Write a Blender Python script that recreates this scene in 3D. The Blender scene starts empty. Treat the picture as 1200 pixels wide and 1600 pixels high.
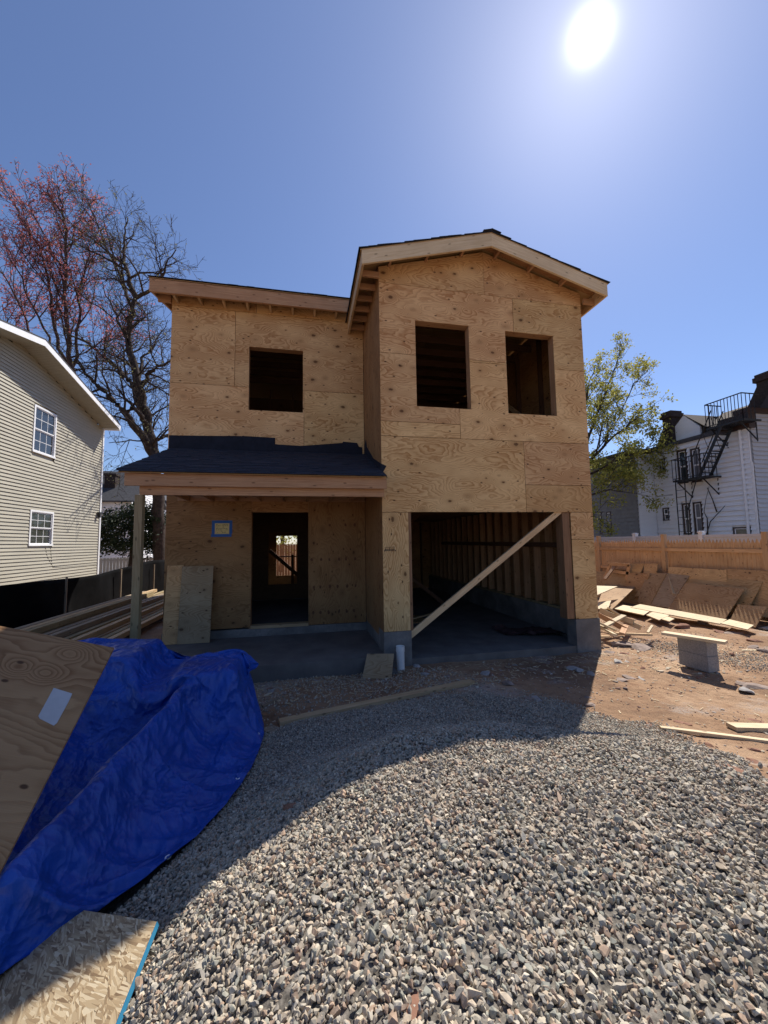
import bpy, math, random
import numpy as np
from mathutils import Vector, Matrix

# ------------------------------------------------------------------ camera, sky, sun, exposure
SC = bpy.context.scene
COL = SC.collection
EYE = (0.0, 0.0, 1.72)
_z = np.array([-120., 7600., -600.]); _z /= np.linalg.norm(_z)
_r = np.array([2917., -1., -600.]); _r -= _z * _r.dot(_z); _r /= np.linalg.norm(_r)
MW = np.array([_r, np.cross(_z, _r), _z])          # camera axes -> world
cam = bpy.data.cameras.new('camera'); cam_o = bpy.data.objects.new('camera', cam); COL.objects.link(cam_o)
cam.sensor_width = 36; cam.lens = 13.5; cam.sensor_fit = 'AUTO'; cam.clip_start = 0.05; cam.clip_end = 2000
m4 = Matrix(MW.tolist()).to_4x4(); m4.translation = EYE; cam_o.matrix_world = m4
SC.camera = cam_o
SC.render.resolution_x = 768; SC.render.resolution_y = 1024
SC.view_settings.view_transform = 'Standard'; SC.view_settings.look = 'None'
SC.view_settings.gamma = 1.0; SC.view_settings.exposure = 0.45
SUN_DIR = Vector((0.432, 0.457, 0.7775)).normalized()
SUN_EL = math.asin(SUN_DIR.z); SUN_AZ = math.atan2(SUN_DIR.x, SUN_DIR.y)
sun = bpy.data.lights.new('sun', 'SUN'); sun.energy = 5.0; sun.angle = math.radians(0.5); sun.color = (1.0, 0.94, 0.86)
sun_o = bpy.data.objects.new('sun', sun); COL.objects.link(sun_o)
sun_o.rotation_euler = SUN_DIR.to_track_quat('Z', 'Y').to_euler(); sun_o.location = (20, 20, 40)
world = bpy.data.worlds.new('World'); SC.world = world; world.use_nodes = True
wn = world.node_tree; wn.nodes.clear()
w_out = wn.nodes.new('ShaderNodeOutputWorld'); w_bg = wn.nodes.new('ShaderNodeBackground')
w_sky = wn.nodes.new('ShaderNodeTexSky'); w_sky.sky_type = 'NISHITA'; w_sky.sun_disc = False
w_sky.sun_elevation = SUN_EL; w_sky.sun_rotation = SUN_AZ
w_sky.air_density = 1.0; w_sky.dust_density = 0.15; w_sky.ozone_density = 4.5; w_sky.altitude = 0
w_bg.inputs['Strength'].default_value = 0.085
w_t = wn.nodes.new('ShaderNodeMix'); w_t.data_type = 'RGBA'; w_t.blend_type = 'MULTIPLY'; w_t.inputs[0].default_value = 1.0; w_t.inputs[7].default_value = (1.0, .99, 1.12, 1)
wn.links.new(w_sky.outputs[0], w_t.inputs[6]); wn.links.new(w_t.outputs[2], w_bg.inputs['Color'])
# the sun's own disc and the bright aureole round it, by direction
w_tc = wn.nodes.new('ShaderNodeTexCoord')
w_dot = wn.nodes.new('ShaderNodeVectorMath'); w_dot.operation = 'DOT_PRODUCT'; w_dot.inputs[1].default_value = SUN_DIR
wn.links.new(w_tc.outputs['Generated'], w_dot.inputs[0])
def wmath(op, a, b):
    n = wn.nodes.new('ShaderNodeMath'); n.operation = op
    for i, v in enumerate((a, b)):
        if isinstance(v, (int, float)): n.inputs[i].default_value = v
        else: wn.links.new(v, n.inputs[i])
    return n.outputs[0]
ang = wmath('ARCCOSINE', wmath('MINIMUM', w_dot.outputs['Value'], 1.0), 0)
g1 = wmath('MULTIPLY', wmath('EXPONENT', wmath('MULTIPLY', wmath('POWER', wmath('DIVIDE', ang, 0.026), 2.0), -1.0), 0), 1.0)
g2 = wmath('MULTIPLY', wmath('EXPONENT', wmath('DIVIDE', ang, -0.12), 0), 0.27)
g3 = wmath('MULTIPLY', wmath('EXPONENT', wmath('DIVIDE', ang, -0.5), 0), 0.08)
glow = wmath('ADD', wmath('ADD', g1, g2), g3)
w_bg2 = wn.nodes.new('ShaderNodeBackground'); w_bg2.inputs['Color'].default_value = (1.0, 0.97, 0.93, 1)
wn.links.new(glow, w_bg2.inputs['Strength'])
w_add = wn.nodes.new('ShaderNodeAddShader')
wn.links.new(w_bg.outputs[0], w_add.inputs[0]); wn.links.new(w_bg2.outputs[0], w_add.inputs[1])
wn.links.new(w_add.outputs[0], w_out.inputs['Surface'])

# ------------------------------------------------------------------ measuring helpers (pixel of the 1200x1600 photo -> point on a world plane)
def ray(px, py): return MW @ np.array([px - 600., -(py - 800.), -600.])
def on(px, py, axis, val):
    d = ray(px, py); k = 'xyz'.index(axis); o = np.array(EYE)
    return o + d * (val - o[k]) / d[k]

# ------------------------------------------------------------------ mesh builder
rng = random.Random(7)
class MB:
    def __init__(s): s.v = []; s.f = []; s.uv = []
    def face(s, pts, uvs):
        b = len(s.v); s.v += [tuple(p) for p in pts]; s.f.append(tuple(range(b, b + len(pts)))); s.uv += [tuple(u) for u in uvs]
    def obox(s, c, L, W, T, l, w, t, uvo=None):
        """box centred at c, unit axes L (grain), W, T, full sizes l, w, t"""
        c = np.array(c, float); A = [np.array(a, float) for a in (L, W, T)]; h = (l/2, w/2, t/2)
        o = uvo if uvo is not None else (rng.uniform(0, 9), rng.uniform(0, 9))
        for k in range(3):
            i, j = [(1, 2), (2, 0), (0, 1)][k]
            for sg in (1, -1):
                P = []; U = []
                for a, b in ((-1, -1), (1, -1), (1, 1), (-1, 1)):
                    if sg < 0: a, b = b, a
                    P.append(c + A[k]*sg*h[k] + A[i]*a*h[i] + A[j]*b*h[j])
                    q = [0, 0, 0]; q[k] = sg*h[k]; q[i] = a*h[i]; q[j] = b*h[j]
                    if k == 0: U.append((o[0] + q[2], o[1] + q[1] + 3))
                    elif k == 1: U.append((o[0] + q[0], o[1] + q[2] + 2))
                    else: U.append((o[0] + q[0], o[1] + q[1]))
                s.face(P, U)
        return s
    def box(s, x0, x1, y0, y1, z0, z1, grain='x'):
        c = ((x0+x1)/2, (y0+y1)/2, (z0+z1)/2); X, Y, Z = (1,0,0), (0,1,0), (0,0,1)
        if grain == 'x': return s.obox(c, X, Y, Z, x1-x0, y1-y0, z1-z0)
        if grain == 'y': return s.obox(c, Y, Z, X, y1-y0, z1-z0, x1-x0)
        return s.obox(c, Z, X, Y, z1-z0, x1-x0, y1-y0)
    def bar(s, p0, p1, w, t, up=(0,0,1)):
        """lumber from p0 to p1, t thick along 'up', w wide across"""
        p0 = np.array(p0, float); p1 = np.array(p1, float); L = p1-p0; l = np.linalg.norm(L); L /= l
        W = np.cross(np.array(up, float), L)
        if np.linalg.norm(W) < 1e-4: W = np.cross(np.array((1.0, 0, 0)), L)
        W /= np.linalg.norm(W); T = np.cross(L, W)
        return s.obox((p0+p1)/2, L, W, T, l, w, t)
    def prism(s, poly, origin, U, V, N, th, swap=False):
        """polygon (u,v) in plane origin+uU+vV, extruded th along N"""
        o = np.array(origin, float); U = np.array(U, float); V = np.array(V, float); N = np.array(N, float)
        f = [o + U*a + V*b for a, b in poly]; g = [p + N*th for p in f]
        w = [(b, a) if swap else (a, b) for a, b in poly]
        s.face(f[::-1], w[::-1]); s.face(g, w)
        n = len(poly)
        for i in range(n):
            j = (i+1) % n; s.face([f[i], f[j], g[j], g[i]], [w[i], w[j], (w[j][0]+.01, w[j][1]+.01), (w[i][0]+.01, w[i][1]+.01)])
        return s
    def plate(s, u0, u1, v0, v1, holes, origin, U, V, N, th, swap=False):
        """rectangle with rectangular holes, one watertight sheet"""
        us = sorted({u0, u1} | {c for h in holes for c in h[:2] if u0 < c < u1}); vs = sorted({v0, v1} | {c for h in holes for c in h[2:] if v0 < c < v1})
        solid = lambda i, j: 0 <= i < len(us)-1 and 0 <= j < len(vs)-1 and not any(h[0] <= (us[i]+us[i+1])/2 <= h[1] and h[2] <= (vs[j]+vs[j+1])/2 <= h[3] for h in holes)
        o = np.array(origin, float); U = np.array(U, float); V = np.array(V, float); N = np.array(N, float)
        P = lambda a, b, n: o + U*a + V*b + N*n
        W = lambda a, b: (b, a) if swap else (a, b)
        for i in range(len(us)-1):
            for j in range(len(vs)-1):
                if not solid(i, j): continue
                a, b, c, d = us[i], us[i+1], vs[j], vs[j+1]
                s.face([P(a,c,0), P(a,d,0), P(b,d,0), P(b,c,0)], [W(a,c), W(a,d), W(b,d), W(b,c)])
                s.face([P(a,c,th), P(b,c,th), P(b,d,th), P(a,d,th)], [W(a,c), W(b,c), W(b,d), W(a,d)])
                for (ii, jj, p, q) in ((i-1, j, (a,c), (a,d)), (i+1, j, (b,d), (b,c)), (i, j-1, (b,c), (a,c)), (i, j+1, (a,d), (b,d))):
                    if not solid(ii, jj): s.face([P(*p,0), P(*p,th), P(*q,th), P(*q,0)], [W(*p), W(p[0]+.01,p[1]+.01), W(q[0]+.01,q[1]+.01), W(*q)])
        return s
    def tube(s, pts, rad, n=8, caps=True):
        pts = [np.array(p, float) for p in pts]; R = [rad]*len(pts) if isinstance(rad, (int, float)) else rad
        rings = []; acc = 0
        for i, p in enumerate(pts):
            d = pts[min(i+1, len(pts)-1)] - pts[max(i-1, 0)]; d /= (np.linalg.norm(d) + 1e-9)
            a = np.cross(d, (0, 0, 1) if abs(d[2]) < .9 else (1, 0, 0)); a /= np.linalg.norm(a); b = np.cross(d, a)
            rings.append([p + R[i]*(a*math.cos(t) + b*math.sin(t)) for t in [2*math.pi*k/n for k in range(n)]])
        for i in range(len(rings)-1):
            for k in range(n):
                l = (k+1) % n; s.face([rings[i][k], rings[i][l], rings[i+1][l], rings[i+1][k]], [(i*.3, k/n), (i*.3, (k+1)/n), (i*.3+.3, (k+1)/n), (i*.3+.3, k/n)])
        if caps:
            s.face(rings[0][::-1], [(0, 0)]*n); s.face(rings[-1], [(0, 0)]*n)
        return s
    def build(s, name, mat, parent=None, smooth=False):
        off = woff(parent) if parent else np.zeros(3)
        me = bpy.data.meshes.new(name); v = np.array(s.v, float) - off
        me.from_pydata(v.tolist(), [], s.f); uv = me.uv_layers.new(name='UVMap')
        uv.data.foreach_set('uv', np.array(s.uv, np.float32).ravel())
        if smooth: me.polygons.foreach_set('use_smooth', [True]*len(me.polygons))
        me.materials.append(mat); me.update()
        o = bpy.data.objects.new(name, me); COL.objects.link(o)
        if parent: o.parent = parent
        return o
def woff(o):
    r = np.zeros(3)
    while o is not None: r += np.array(o.location); o = o.parent
    return r
def tag(o, label=None, cat=None, group=None, kind=None):
    if label: o['label'] = label
    if cat: o['category'] = cat
    if group: o['group'] = group
    if kind: o['kind'] = kind
    return o
def thing(name, loc, label, cat, group=None):
    o = bpy.data.objects.new(name, None); o.empty_display_size = .2; COL.objects.link(o); o.location = loc
    return tag(o, label, cat, group)
def recentre(o):
    """put a lone mesh's origin at its own base"""
    me = o.data; n = len(me.vertices); a = np.empty(n*3); me.vertices.foreach_get('co', a); a = a.reshape(-1, 3)
    c = np.array([(a[:,0].min()+a[:,0].max())/2, (a[:,1].min()+a[:,1].max())/2, a[:,2].min()])
    me.vertices.foreach_set('co', (a-c).ravel()); me.update(); o.location = tuple(np.array(o.location)+c); return o
def solo(mb, name, mat, label, cat, group=None, smooth=False):
    return tag(recentre(mb.build(name, mat, None, smooth)), label, cat, group)
def copy_tree(o, parent=None):
    c = o.copy(); COL.objects.link(c); c.parent = parent
    for ch in [x for x in bpy.data.objects if x.parent == o and x != c]: copy_tree(ch, c)
    return c

# ------------------------------------------------------------------ materials
class NB:
    def __init__(s, name):
        s.m = bpy.data.materials.new(name); s.m.use_nodes = True; s.t = s.m.node_tree; s.t.nodes.clear()
        s.out = s.t.nodes.new('ShaderNodeOutputMaterial'); s.b = s.t.nodes.new('ShaderNodeBsdfPrincipled')
        s.t.links.new(s.b.outputs[0], s.out.inputs['Surface']); s._tc = None
    def put(s, sock, v):
        if hasattr(v, 'is_linked'): s.t.links.new(v, sock)
        elif isinstance(v, tuple) and len(v) == 3 and sock.type == 'RGBA': sock.default_value = v + (1,)
        else: sock.default_value = v
    def tc(s, k='Object'):
        if s._tc is None: s._tc = s.t.nodes.new('ShaderNodeTexCoord')
        return s._tc.outputs[k]
    def rnd(s): return s.t.nodes.new('ShaderNodeObjectInfo').outputs['Random']
    def math(s, op, a, b=0.0, clamp=False):
        n = s.t.nodes.new('ShaderNodeMath'); n.operation = op; n.use_clamp = clamp; s.put(n.inputs[0], a); s.put(n.inputs[1], b); return n.outputs[0]
    def vmath(s, op, a, b):
        n = s.t.nodes.new('ShaderNodeVectorMath'); n.operation = op; s.put(n.inputs[0], a); s.put(n.inputs[1], b); return n.outputs[0]
    def comb(s, x, y, z):
        n = s.t.nodes.new('ShaderNodeCombineXYZ'); s.put(n.inputs[0], x); s.put(n.inputs[1], y); s.put(n.inputs[2], z); return n.outputs[0]
    def sep(s, v):
        n = s.t.nodes.new('ShaderNodeSeparateXYZ'); s.put(n.inputs[0], v); return n.outputs
    def noise(s, v, scale, detail=3, rough=.5, dist=0., col=False):
        n = s.t.nodes.new('ShaderNodeTexNoise'); s.put(n.inputs['Vector'], v); n.inputs['Scale'].default_value = scale
        n.inputs['Detail'].default_value = detail; n.inputs['Roughness'].default_value = rough; n.inputs['Distortion'].default_value = dist
        return n.outputs['Color' if col else 'Fac']
    def voro(s, v, scale, feat='F1', out='Distance', rnd=1.0, dim='3D'):
        n = s.t.nodes.new('ShaderNodeTexVoronoi'); n.voronoi_dimensions = dim; n.feature = feat; s.put(n.inputs['Vector'], v); n.inputs['Scale'].default_value = scale
        n.inputs['Randomness'].default_value = rnd; return n.outputs[out]
    def mix(s, f, a, b, mode='MIX'):
        n = s.t.nodes.new('ShaderNodeMix'); n.data_type = 'RGBA'; n.blend_type = mode; s.put(n.inputs[0], f); s.put(n.inputs[6], a); s.put(n.inputs[7], b); return n.outputs[2]
    def ramp(s, f, stops):
        n = s.t.nodes.new('ShaderNodeValToRGB'); e = n.color_ramp.elements
        while len(e) < len(stops): e.new(.5)
        for i, (p, c) in enumerate(stops):
            e[i].position = p; e[i].color = (c, c, c, 1) if isinstance(c, (int, float)) else tuple(c) + (1,)
        s.put(n.inputs[0], f); return n.outputs[0]
    def mr(s, f, a, b, c=0., d=1.):
        n = s.t.nodes.new('ShaderNodeMapRange'); s.put(n.inputs[0], f)
        for i, v in enumerate((a, b, c, d)): s.put(n.inputs[i+1], v)
        return n.outputs[0]
    def hsv(s, col, h=.5, sa=1., v=1.):
        n = s.t.nodes.new('ShaderNodeHueSaturation'); s.put(n.inputs['Color'], col); s.put(n.inputs['Hue'], h); s.put(n.inputs['Saturation'], sa); s.put(n.inputs['Value'], v); return n.outputs[0]
    def bump(s, h, strength=.5, dist=.01):
        n = s.t.nodes.new('ShaderNodeBump'); n.inputs['Strength'].default_value = strength; n.inputs['Distance'].default_value = dist
        s.put(n.inputs['Height'], h); s.t.links.new(n.outputs[0], s.b.inputs['Normal']); return s
    def done(s, col, rough=.7, spec=None, **kw):
        s.put(s.b.inputs['Base Color'], col); s.put(s.b.inputs['Roughness'], rough)
        if spec is not None: s.b.inputs['Specular IOR Level'].default_value = spec
        for k, v in kw.items(): s.put(s.b.inputs[k], v)
        return s.m

def plywood(name, light, dark, bands=9., knots=True, wild=1.0, sat=1.0):
    n = NB(name); r = n.rnd()
    uv = n.vmath('ADD', n.tc('UV'), n.comb(n.math('MULTIPLY', r, 37.), n.math('MULTIPLY', r, 91.), 0.))
    x, y, _ = n.sep(uv)
    warp = n.noise(n.comb(n.math('MULTIPLY', x, 1.0), n.math('MULTIPLY', y, 3.4), 0.), .75, 1.2, .42)
    wob = n.noise(n.comb(n.math('MULTIPLY', x, 2.6), n.math('MULTIPLY', y, 6.), 3.), 1.9, 2, .5)
    kv = n.comb(n.math('MULTIPLY', x, .8), n.math('MULTIPLY', y, 1.25), 0.); kd = n.voro(kv, 2.1, dim='2D')
    pull = n.math('MULTIPLY', n.math('EXPONENT', n.math('MULTIPLY', n.math('MULTIPLY', kd, kd), -38.)), .55)
    F = n.math('ADD', n.math('MULTIPLY', y, .8), n.math('ADD', n.math('MULTIPLY', warp, 2.1*wild), n.math('ADD', n.math('MULTIPLY', wob, .22), pull)))
    fr = n.math('FRACT', n.math('MULTIPLY', F, bands))
    band = n.ramp(fr, [(0., .05), (.45, .38), (.78, .95), (.9, 1.), (1., .05)])
    fine = n.noise(n.comb(n.math('MULTIPLY', x, 5.), n.math('MULTIPLY', y, 240.), 0.), 1., 3, .6)
    patch = n.noise(n.comb(x, n.math('MULTIPLY', y, 1.8), 7.), 1.3, 3, .55)
    amt = n.math('MULTIPLY', band, n.mr(patch, .30, .60, .35, 1.15))
    amt = n.math('ADD', n.math('MULTIPLY', amt, .84), n.math('MULTIPLY', n.math('SUBTRACT', fine, .5), .6), True)
    col = n.mix(amt, light, dark)
    col = n.mix(n.mr(patch, .35, .75, 0., .35), col, tuple(c*f for c, f in zip(dark, (1.05, .92, .8))))
    if knots:
        ks = n.noise(n.comb(x, y, 4.), 30., 2)
        kc = n.sep(n.voro(kv, 2.1, 'F1', 'Color', dim='2D')); kk = n.math('ADD', n.math('DIVIDE', kd, n.math('ADD', .45, kc[2])), n.math('MULTIPLY', n.math('SUBTRACT', ks, .5), .05))
        col = n.mix(n.math('MULTIPLY', n.mr(kk, .03, .06, .97, 0.), n.math('GREATER_THAN', kc[0], .45)), col, (.07, .026, .012))
        col = n.mix(n.mr(kk, .0, .14, .5, 0.), col, tuple(c*.62 for c in dark))
        # nail heads in rows
    kw = n.comb(n.math('MULTIPLY', x, .7), n.math('ADD', n.math('MULTIPLY', y, 1.3), 5.), 0.)
    col = n.mix(n.math('MULTIPLY', n.mr(n.voro(kw, 4.6, dim='2D'), .045, .08, .92, 0.), n.math('GREATER_THAN', n.math('MULTIPLY', n.sep(n.voro(kw, 4.6, 'F1', 'Color', dim='2D'))[1], n.mr(patch, .3, .6, .6, 1.3)), .66)), col, (.07, .028, .012))
    col = n.hsv(col, n.math('ADD', .498, n.math('MULTIPLY', r, .009)), sat, n.math('ADD', .86, n.math('MULTIPLY', n.math('FRACT', n.math('MULTIPLY', r, 13.7)), .26)))
    n.bump(n.math('ADD', amt, fine), .25, .003)
    return n.done(col, .72, .25)
def lumber(name, light, dark, var=.3):
    n = NB(name); r = n.rnd()
    uv = n.vmath('ADD', n.tc('UV'), n.comb(n.math('MULTIPLY', r, 37.), n.math('MULTIPLY', r, 91.), 0.)); x, y, _ = n.sep(uv)
    w = n.noise(n.comb(n.math('MULTIPLY', x, .8), n.math('MULTIPLY', y, 9.), 0.), 1., 2, .5)
    g = n.noise(n.comb(n.math('MULTIPLY', x, 1.2), n.math('ADD', n.math('MULTIPLY', y, 70.), n.math('MULTIPLY', w, 14.)), 0.), 1., 3, .55)
    kd = n.voro(n.comb(x, n.math('MULTIPLY', y, 2.4), 0.), 2.3, dim='2D')
    col = n.mix(n.mr(g, .35, .68), light, dark)
    col = n.mix(n.mr(kd, .03, .075, .8, 0.), col, tuple(c*.35 for c in dark))
    col = n.mix(n.mr(n.noise(uv, 2.2, 4), .4, .75, 0., .4), col, tuple(c*.7 for c in dark))
    col = n.hsv(col, .5, 1., n.math('ADD', 1-var/2, n.math('MULTIPLY', n.math('FRACT', n.math('MULTIPLY', r, 7.3)), var)))
    n.bump(g, .2, .003)
    return n.done(col, .7, .25)
def plain(name, c, rough=.6, spec=.4, var=.12, scale=6., metal=0., bump=0.):
    n = NB(name); v = n.noise(n.tc('Object'), scale, 5, .6)
    col = n.mix(n.mr(v, .3, .7), tuple(k*(1-var) for k in c), tuple(min(1, k*(1+var)) for k in c))
    if bump: n.bump(v, .5, bump)
    return n.done(col, rough, spec, Metallic=metal)
M = {}
M['ply'] = plywood('plywood', (.71, .475, .235), (.38, .195, .075), bands=13.)
M['ply_red_shade'] = plywood('plywood_red_shaded', (.37, .20, .09), (.21, .10, .04), bands=14., wild=.8)  # red-brown sheets, darkened further with the shade of porch and interior
M['ply_grey'] = plywood('plywood_weathered', (.40, .29, .175), (.25, .165, .09), bands=11.)
M['ply_dark'] = plywood('plywood_brown', (.44, .28, .14), (.26, .145, .06), bands=14.)
M['ply_old'] = plywood('plywood_tan', (.60, .38, .18), (.37, .20, .08), bands=12.)
M['ply_near'] = plywood('plywood_near', (.42, .245, .12), (.22, .105, .045), bands=8., knots=False, wild=1.15)
M['lum'] = lumber('lumber', (.62, .46, .27), (.47, .31, .16))
M['lum_red'] = lumber('lumber_red', (.48, .29, .16), (.34, .18, .09))
M['lum_pale'] = lumber('lumber_pale', (.70, .58, .38), (.55, .42, .25))
M['lum_shade'] = lumber('lumber_shaded', (.15, .08, .045), (.10, .05, .03))  # lumber copy with the interior's shade put into its colour
M['ply_shade'] = plywood('plywood_shaded', (.12, .07, .04), (.08, .045, .025))  # plywood darkened so the dim of the rooms sits in the tone
M['lum_half_shade'] = lumber('lumber_half_shaded', (.28, .165, .09), (.19, .10, .05))  # jambs and rear fence: shade mixed into a darker lumber tone
M['lum_green'] = lumber('lumber_treated', (.40, .32, .18), (.27, .20, .10))
M['lum_grey'] = lumber('lumber_weathered', (.34, .27, .19), (.22, .165, .11))
M['cedar'] = lumber('cedar_picket', (.66, .44, .25), (.50, .29, .14), .3)
M['black_metal'] = plain('black_iron', (.016, .016, .018), .5)
M['white_vinyl'] = plain('white_vinyl', (.72, .73, .74), .4, .4, .05)
M['grey_vinyl'] = plain('grey_vinyl', (.50, .52, .55), .5, .4, .05)
M['white_trim'] = plain('white_trim', (.78, .79, .80), .5, .4, .05)
M['brown_trim'] = plain('brown_trim', (.04, .022, .018), .5)
M['pvc'] = plain('pvc', (.74, .74, .72), .35, .5, .08)
M['felt'] = plain('roofing_felt', (.014, .017, .028), .8, .2, .25, 9., 0., .004)
M['silt'] = plain('silt_fabric', (.0045, .0045, .005), .9, .05, .3, 5., 0., .01)
M['glass'] = NB('window_glass').done((.03, .035, .04), .05, .8)
M['blind'] = plain('window_blind', (.16, .16, .17), .7, .3, .15)
M['brick_dark'] = plain('dark_brick', (.045, .032, .028), .8, .2, .4, 12.)
M['roof_grey'] = plain('roof_grey', (.07, .07, .075), .85, .2, .3, 10.)
M['roof_tan'] = plain('roof_brown', (.10, .08, .065), .85, .2, .3, 10.)

def _concrete():
    n = NB('concrete'); p = n.tc('Object'); a = n.noise(p, 2.2, 6, .6); b = n.noise(p, 22., 5, .65)
    col = n.ramp(a, [(.3, (.12, .112, .10)), (.5, (.20, .19, .175)), (.72, (.32, .305, .28))])
    col = n.mix(n.mr(b, .35, .7, 0., .5), col, (.12, .12, .125)); n.bump(b, .5, .01)
    return n.done(col, .85, .2)
M['concrete'] = _concrete()
def _cmu():
    n = NB('cinder_block'); p = n.tc('Object'); b = n.noise(p, 60., 4, .7)
    col = n.mix(n.mr(b, .35, .65), (.22, .215, .21), (.36, .35, .33)); n.bump(b, .8, .006)
    return n.done(col, .9, .1)
M['cmu'] = _cmu()
def _shingle():
    n = NB('asphalt_shingle'); p = n.tc('UV'); x, y, _ = n.sep(p)
    cell = n.voro(n.comb(n.math('MULTIPLY', x, 5.5), n.math('MULTIPLY', y, 7.), 0.), 1., 'F1', 'Color', .6)
    g = n.noise(p, 260., 2)
    c = n.mix(n.sep(cell)[0], (.012, .015, .024), (.034, .038, .055)); c = n.mix(n.mr(g, .4, .7, 0., .45), c, (.055, .06, .08)); n.bump(g, .6, .003)
    return n.done(c, .9, .25)
M['shingle'] = _shingle()
def _siding(name, a, b):
    n = NB(name); p = n.tc('Object'); v = n.noise(n.vmath('MULTIPLY', p, (1., 1., 4.)), 1.3, 5, .6)
    return n.done(n.mix(n.mr(v, .3, .7), a, b), .5, .35)
M['tan_siding'] = _siding('tan_siding', (.36, .335, .265), (.42, .39, .31))
M['white_siding'] = _siding('white_siding', (.76, .77, .78), (.84, .85, .86))
M['grey_siding'] = _siding('grey_siding', (.40, .42, .45), (.48, .50, .53))
def _osb():
    n = NB('strand_board'); p = n.tc('UV')
    d = n.noise(p, 6., 3, .6, 0., True)
    q = n.vmath('ADD', p, n.vmath('MULTIPLY', d, (.015, .015, 0.)))
    a = n.voro(n.vmath('MULTIPLY', q, (14., 110., 1.)), 1., 'F1', 'Color'); rot = n.sep(q)
    s = n.comb(n.math('ADD', n.math('MULTIPLY', rot[0], .7), n.math('MULTIPLY', rot[1], .7)), n.math('SUBTRACT', n.math('MULTIPLY', rot[1], .7), n.math('MULTIPLY', rot[0], .7)), 0.)
    b = n.voro(n.vmath('MULTIPLY', s, (100., 13., 1.)), 1., 'F1', 'Color')
    s2 = n.comb(n.math('SUBTRACT', n.math('MULTIPLY', rot[0], .94), n.math('MULTIPLY', rot[1], .34)), n.math('ADD', n.math('MULTIPLY', rot[1], .94), n.math('MULTIPLY', rot[0], .34)), 0.)
    b = n.mix(n.mr(n.noise(n.vmath('ADD', p, (3., 9., 0.)), 13., 2), .49, .51), b, n.voro(n.vmath('MULTIPLY', s2, (12., 95., 1.)), 1., 'F1', 'Color'))
    f = n.mix(n.mr(n.noise(p, 14., 2, .5, 1.), .49, .51), a, b); h = n.sep(f)[0]
    col = n.ramp(h, [(0., (.20, .13, .07)), (.35, (.38, .27, .15)), (.7, (.52, .40, .24)), (1., (.66, .55, .37))])
    col = n.mix(n.mr(n.noise(p, 1.7, 4), .45, .7, 0., .5), col, (.20, .15, .09)); n.bump(h, .5, .003)
    return n.done(col, .65, .3)
M['osb'] = _osb()
def _tarp():
    n = NB('blue_tarp'); p = n.tc('Object')
    w = n.noise(p, 2.5, 4, .6, .3); v = n.noise(p, 14., 5, .62)
    d = n.vmath('ADD', p, n.vmath('MULTIPLY', n.noise(p, 2.2, 2, .5, 0., True), (.35, .35, .35)))
    a = n.voro(d, 3.6); b = n.voro(n.vmath('MULTIPLY', d, (1.5, .8, 1.)), 9.); c = n.voro(d, 24.)
    col = n.mix(n.mr(w, .3, .7), (.006, .044, .26), (.011, .080, .43))
    col = n.mix(n.mr(n.noise(p, 5., 6, .7), .60, .78, 0., .28), col, (.09, .16, .42))
    n.bump(n.math('ADD', n.math('ADD', n.math('MULTIPLY', a, 1.7), n.math('MULTIPLY', b, .9)), n.math('ADD', n.math('MULTIPLY', c, .3), n.math('MULTIPLY', v, .25))), .8, .035)
    return n.done(col, .42, .45)
M['tarp'] = _tarp()
def _dirt():
    n = NB('bare_dirt'); p = n.tc('Object')
    a = n.noise(p, .7, 6, .62); b = n.noise(p, 9., 6, .65); c = n.noise(p, 60., 4, .6)
    col = n.ramp(a, [(.32, (.20, .125, .08)), (.5, (.34, .215, .13)), (.68, (.47, .325, .21))])
    col = n.mix(n.mr(b, .5, .72, 0., .6), col, (.17, .09, .055))
    g = n.mr(n.noise(n.vmath('ADD', p, (11., 3., 0.)), .9, 5, .6), .56, .66, 0., .75)
    col = n.mix(n.math('MULTIPLY', g, n.mr(c, .4, .55)), col, (.42, .40, .37))
    col = n.mix(n.mr(n.voro(p, 38.), .0, .22, .5, 0.), col, (.12, .08, .06))
    n.bump(n.math('ADD', n.math('MULTIPLY', b, 1.), n.math('MULTIPLY', c, .35)), .9, .05)
    return n.done(col, .95, .1)
M['dirt'] = _dirt()
def _gravel():
    n = NB('gravel_stone'); at = n.t.nodes.new('ShaderNodeAttribute'); at.attribute_name = 'tint'; at.attribute_type = 'GEOMETRY'
    t = at.outputs['Color']; p = n.tc('Object'); v = n.noise(p, 70., 4, .6)
    n.bump(v, .4, .004)
    return n.done(n.mix(n.mr(v, .3, .7), n.hsv(t, .5, 1., .9), n.hsv(t, .5, .95, 1.22)), .85, .2)
M['gravel'] = _gravel()
M['slab'] = plain('slab_concrete', (.145, .135, .125), .85, .2, .25, 2.5, 0., .004)
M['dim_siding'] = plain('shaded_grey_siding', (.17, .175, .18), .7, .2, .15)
M['soffit_shade'] = plain('soffit_shaded', (.33, .325, .28), .6, .3, .08)  # white soffit greyed, its shade painted into the base colour
M['gravel_bed'] = plain('gravel_bed', (.15, .135, .115), .95, .1, .6, 45., 0., .02)
M['rock'] = plain('field_stone', (.27, .21, .175), .9, .15, .4, 9., 0., .02)
M['rock_grey'] = plain('grey_stone', (.33, .31, .29), .9, .15, .35, 9., 0., .02)
M['rock_red'] = plain('red_stone', (.26, .14, .095), .9, .15, .35, 9., 0., .02)
M['bark'] = plain('bark_dark', (.055, .042, .036), .9, .1, .5, 7., 0., .03)
M['bark_brown'] = plain('bark_brown', (.075, .05, .045), .9, .1, .4, 7., 0., .02)
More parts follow.
